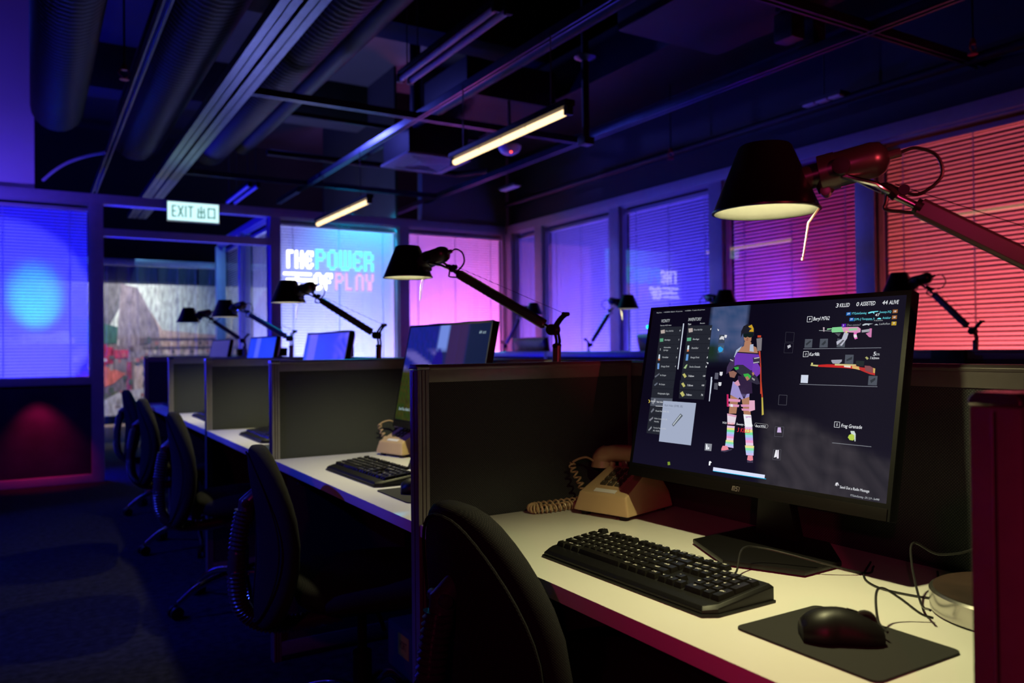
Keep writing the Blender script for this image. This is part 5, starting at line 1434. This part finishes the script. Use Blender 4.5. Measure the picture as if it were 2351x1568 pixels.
    m.lathe([(R*0.998, 0.0008), (R*0.955, 0.0035), (R*0.93, 0.0105), (R*0.48, hS-0.006), (0.0005, hS-0.006)], 56); m.build('shade_lining', LAMPIN, sh, ang=40)
    m = MB(); m.T = H
    b0 = R*0.90
    m.tube([(b0, -0.004*1, 0.006), (b0+0.006, -0.004, 0.002), (b0-0.010, -0.004, -0.020), (b0-0.018*k, -0.002, -0.070*k), (b0-0.0185*k, 0.0, -0.0715*k), (b0-0.018*k, 0.002, -0.070*k), (b0-0.010, 0.004, -0.020), (b0+0.006, 0.004, 0.002), (b0, 0.004, 0.006)], 0.0011, 6)
    m.cyl((b0-0.0185*k, 0, -0.0715*k), (b0-0.019*k, 0, -0.0755*k), 0.002, n=8)
    m.build('handle', CREAM, t)
    m = MB(); m.T = H @ Matrix.Translation((0.012*k, 0, 0.058*k)); m.rings(superell(0.021*k, 0.021*k, 0.024*k, 1, 1, 16, 10)); m.build('bulb', BULB if bulb else BULBOFF, t)
    if lit:
        l = bpy.data.lights.new('lamp_glow', 'SPOT'); l.energy = lit; l.color = (0.97, 0.90, 0.43); l.shadow_soft_size = 0.016
        l.spot_size = radians(122); l.spot_blend = 0.55
        o = bpy.data.objects.new('lamp_glow', l); COL.objects.link(o); o.parent = t; o.location = S+Z*0.030*k+az*0.008
    return t
LP = 20.0
lamp('large black-shaded desk lamp over the game monitor, lit yellow', (1.21, 0.607, ZD), (1.20, 0.47, 1.17), (0.955, 0.835, 1.327), LP)
lamp('black-shaded desk lamp over the second desk, arm crossing the pink window', (1.235, 1.837, ZD), (1.24, 1.837, 1.176), (1.031, 2.354, 1.354), LP)
lamp('black-shaded desk lamp in front of the pixel lettering, third desk', (1.235, 3.162, ZD), (1.24, 3.162, 1.186), (1.005, 3.653, 1.345), LP)
lamp('lit desk lamp of the fourth desk, in front of the pale blind', (1.235, 4.487, ZD), (1.24, 4.487, 1.194), (0.985, 4.95, 1.33), LP)
lamp('farthest desk lamp of the row, blue rim and unlit, by the mural', (1.235, 5.647, ZD), (1.24, 5.647, 1.198), (0.93, 5.90, 1.33), 0, bulb=False)

# ================================================================ task chairs
def chair(label, loc, rz=0):
    """faces local +x; origin on the floor under the gas column"""
    t = thing('task_chair', label, 'chair', loc, rz, 'black task chairs along the desk row')
    # backrest
    bx, bz, lean = -0.265, 0.62, radians(1.5)
    m = MB(); n = 30; rows = 18; hgt = 0.245
    def shape(z):  # half width at height fraction
        return 0.215*(1-0.26*max(0, z)**1.6-0.10*max(0, -z)**2)
    rg = []
    for i in range(1, rows):
        th = -pi/2+pi*i/rows; zz = sin(th); zz = abs(zz)**0.80*(1 if zz >= 0 else -1)
        cz = abs(cos(th))**0.62
        W_ = shape(zz)*cz; T_ = 0.044*abs(cos(th))**0.5
        ring = []
        for k in range(n):
            a = 2*pi*k/n; ca, sa = cos(a), sin(a)
            y = W_*(abs(ca)**0.75)*(1 if ca >= 0 else -1); x = T_*(abs(sa)**0.8)*(1 if sa >= 0 else -1)
            x += 0.10*(y/0.215)**2*0.35 + 0.02*cos(zz*2.2)
            ring.append((bx+x-(zz*hgt)*sin(lean), y, bz+zz*hgt))
        rg.append(ring)
    m.rings(rg); bk = m.build('backrest', CHAIRF, t, ang=60)
    # piping seam around the rear face
    m = MB(); pts = []
    for k in range(48):
        a = 2*pi*k/48; zz = sin(a)*0.955; cz = sqrt(max(0, 1-abs(zz)**2.4))**0.9
        y = shape(zz)*cz*0.93*(1 if cos(a) >= 0 else -1) if True else 0
        y = shape(zz)*0.93*(abs(cos(a))**0.8)*(1 if cos(a) >= 0 else -1)
        x = -0.040*0.72 + 0.035*(y/0.215)**2 + 0.02*cos(zz*2.2)
        pts.append((bx+x-0.003-(zz*hgt)*sin(lean), y, bz+zz*hgt*0.97))
    m.tube(pts, 0.0028, 6, closed=True); m.build('piping', CHAIRF, bk)
    # seat
    m = MB(); rr_ = superell(0.225, 0.235, 0.045, 0.55, 0.6, 32, 12); m.rings([[(p[0]+0.03, p[1], p[2]+0.465) for p in r] for r in rr_]); m.build('seat', CHAIRF, t, ang=60)
    m = MB(); m.box(-0.09, 0.12, -0.08, 0.08, 0.385, 0.43); m.build('seat_mechanism', BLACKP, t, bevel=0.01)
    # ribbed back bar
    path = bez([(-0.06, 0, 0.375), (-0.18, 0, 0.365), (-0.27, 0, 0.375), (-0.325, 0, 0.42), (-0.340, 0, 0.50), (-0.335, 0, 0.60), (-0.320, 0, 0.69)], 16)
    rad = [0.021 if i % 2 else 0.0265 for i in range(len(path))]
    m = MB(); m.tube(path, rad, 14, flat=1.0); m.build('ribbed_back_bar', mat('ribbed_rubber', (0.035, 0.035, 0.045), 0.28), t, ang=80)
    m = MB(); m.tube([(-0.318, 0, 0.66), (-0.312, 0, 0.71), (-0.285, 0, 0.735)], [0.022, 0.024, 0.020], 12); m.cyl((-0.318, -0.03, 0.712), (-0.318, 0.03, 0.712), 0.011); m.build('back_bracket', mat('bracket_black', (0.04, 0.04, 0.05), 0.3), t, bevel=0.005)
    m = MB(); m.tube([(0.02, -0.08, 0.41), (0.02, -0.16, 0.40), (0.02, -0.21, 0.385)], 0.006, 8); m.build('height_lever', BLACKP, t)
    # column and star base
    m = MB(); m.cyl((0, 0, 0.12), (0, 0, 0.26), 0.027); m.cyl((0, 0, 0.26), (0, 0, 0.39), 0.014); m.build('gas_column', BLACKS, t)
    for k in range(5):
        a = radians(36+72*k+20); d = Vector((cos(a), sin(a), 0))
        m = MB(); p = bez([d*0.02+Vector((0, 0, 0.135)), d*0.10+Vector((0, 0, 0.140)), d*0.20+Vector((0, 0, 0.115)), d*0.285+Vector((0, 0, 0.062))], 5)
        m.tube(p, [0.020-0.009*i/(len(p)-1) for i in range(len(p))], 12); m.build('base_arm', CHROME, t, ang=60)
        c_ = d*0.295; s_ = Vector((-d.y, d.x, 0))
        m = MB()
        for q_ in (-1, 1): m.cyl(c_+s_*0.008*q_+Vector((0, 0, 0.0275)), c_+s_*0.026*q_+Vector((0, 0, 0.0275)), 0.027, n=18)
        m.cyl(c_+Vector((0, 0, 0.03)), c_+Vector((0, 0, 0.062)), 0.008)
        m.build('castor', BLACKP, t, bevel=0.002)
    return t
ch = chair('black task chair in the foreground, its rounded back hiding the desk edge', (0.895, 1.20, 0))
for lb, p, r in [('black task chair at the second desk with a blue-lit ribbed bar', (0.81, 2.20, 0), -0.17), ('black task chair at the third desk with a chrome star base', (0.80, 3.68, 0), -0.14),
                 ('black task chair at the fourth desk, blue-lit chrome base', (0.81, 4.92, 0), -0.10), ('farthest black task chair, at the fifth desk by the doorway', (0.84, 6.15, 0), -0.10)]:
    dup(ch, lb, p, r)

# ================================================================ far row by the right wall
FX = 3.40
fl = ['first', 'second', 'third', 'fourth']
ys = [1.05, 2.42, 3.79, 5.16, 6.53]
for k in range(4):
    t = thing('back_screen', 'blue-lit low screen of the far desk row, %s panel from the near end' % fl[k], 'partition', (FX+0.045, ys[k+1]-0.001, 0), -pi/2, 'low screens of the far desk row')
    partition_panel(t, ys[k+1]-ys[k]-0.002, 1.10)
    d = thing('desk', 'white desk of the far row, %s from the near end' % fl[k], 'desk', (FX+0.05, ys[k]+0.002, 0), 0, 'white desks of the far row')
    m = MB(); m.box(0, 0.55, 0, ys[k+1]-ys[k]-0.004, ZD-0.027, ZD); m.build('desktop', DESK_W, d, bevel=0.0015)
    for y in (0.03, ys[k+1]-ys[k]-0.07):
        m = MB(); m.box(0.05, 0.5, y, y+0.03, 0, ZD-0.027); m.build('leg_panel', ALU_D, d)
m = MB(); m.box(FX-0.02, FX+0.0, 1.90, 2.05, 1.02, 1.10); tag(m.build('junction_box', BLACKP, bevel=0.004), 'black junction box on the far row screen beneath the right-hand far lamp', 'box')
ff = monitor('back of a teal-lit monitor on the far row, right of the second lamp elbow', (FX+0.27, 5.72, ZD), pi/2-0.1, 'off')
for lb, y in [('back of a dark monitor on the far row with two cyan lights above', 4.02)]:
    dup(ff, lb, (FX+0.27, y, ZD), pi/2-0.05)
for lb, y, z in [('small cyan light on top of the far dark monitor, left one', 4.19, 1.262), ('small cyan light on top of the far dark monitor, right one', 4.02, 1.258)]:
    m = MB(); m.rings([[(p[0]+FX+0.21, p[1]+y, p[2]+z) for p in r] for r in superell(0.011, 0.013, 0.013, 1, 1, 12, 8)]); tag(m.build('indicator_light', LEDC), lb, 'light')
lamp('far row desk lamp with its lit shade turned right', (FX+0.17, 4.80, ZD), (FX+0.17, 4.80, 1.145), (FX+0.26, 4.46, 1.40), 4.0)
lamp('far row desk lamp, blue-edged shade against the pink window corner', (FX+0.17, 6.05, ZD), (FX+0.17, 6.05, 1.145), (FX+0.25, 5.70, 1.41), 0, bulb=False)
lamp('far row desk lamp peeking over the left half of the game monitor', (FX+0.17, 3.62, ZD), (FX+0.17, 3.62, 1.145), (FX+0.15, 3.42, 1.36), 4.0)
lamp('far row desk lamp before the coral blind, arm sloping down right', (FX+0.17, 1.97, ZD), (FX+0.17, 1.97, 1.18), (FX+0.19, 2.33, 1.37), 0, bulb=False)
# small black boxes on top of the near back screens
for lb, y in [('small black box on the back screen beside the third monitor', 3.97), ('small black box on the back screen beside the fourth monitor', 5.22), ('small black box on the back screen beside the fifth monitor', 6.35)]:
    m = MB(); m.box(XS-0.005, XS+0.06, y-0.04, y+0.04, ZT+0.001, ZT+0.055); tag(m.build('adapter_box', BLACKP, bevel=0.004), lb, 'box', 'black boxes on the back screens')
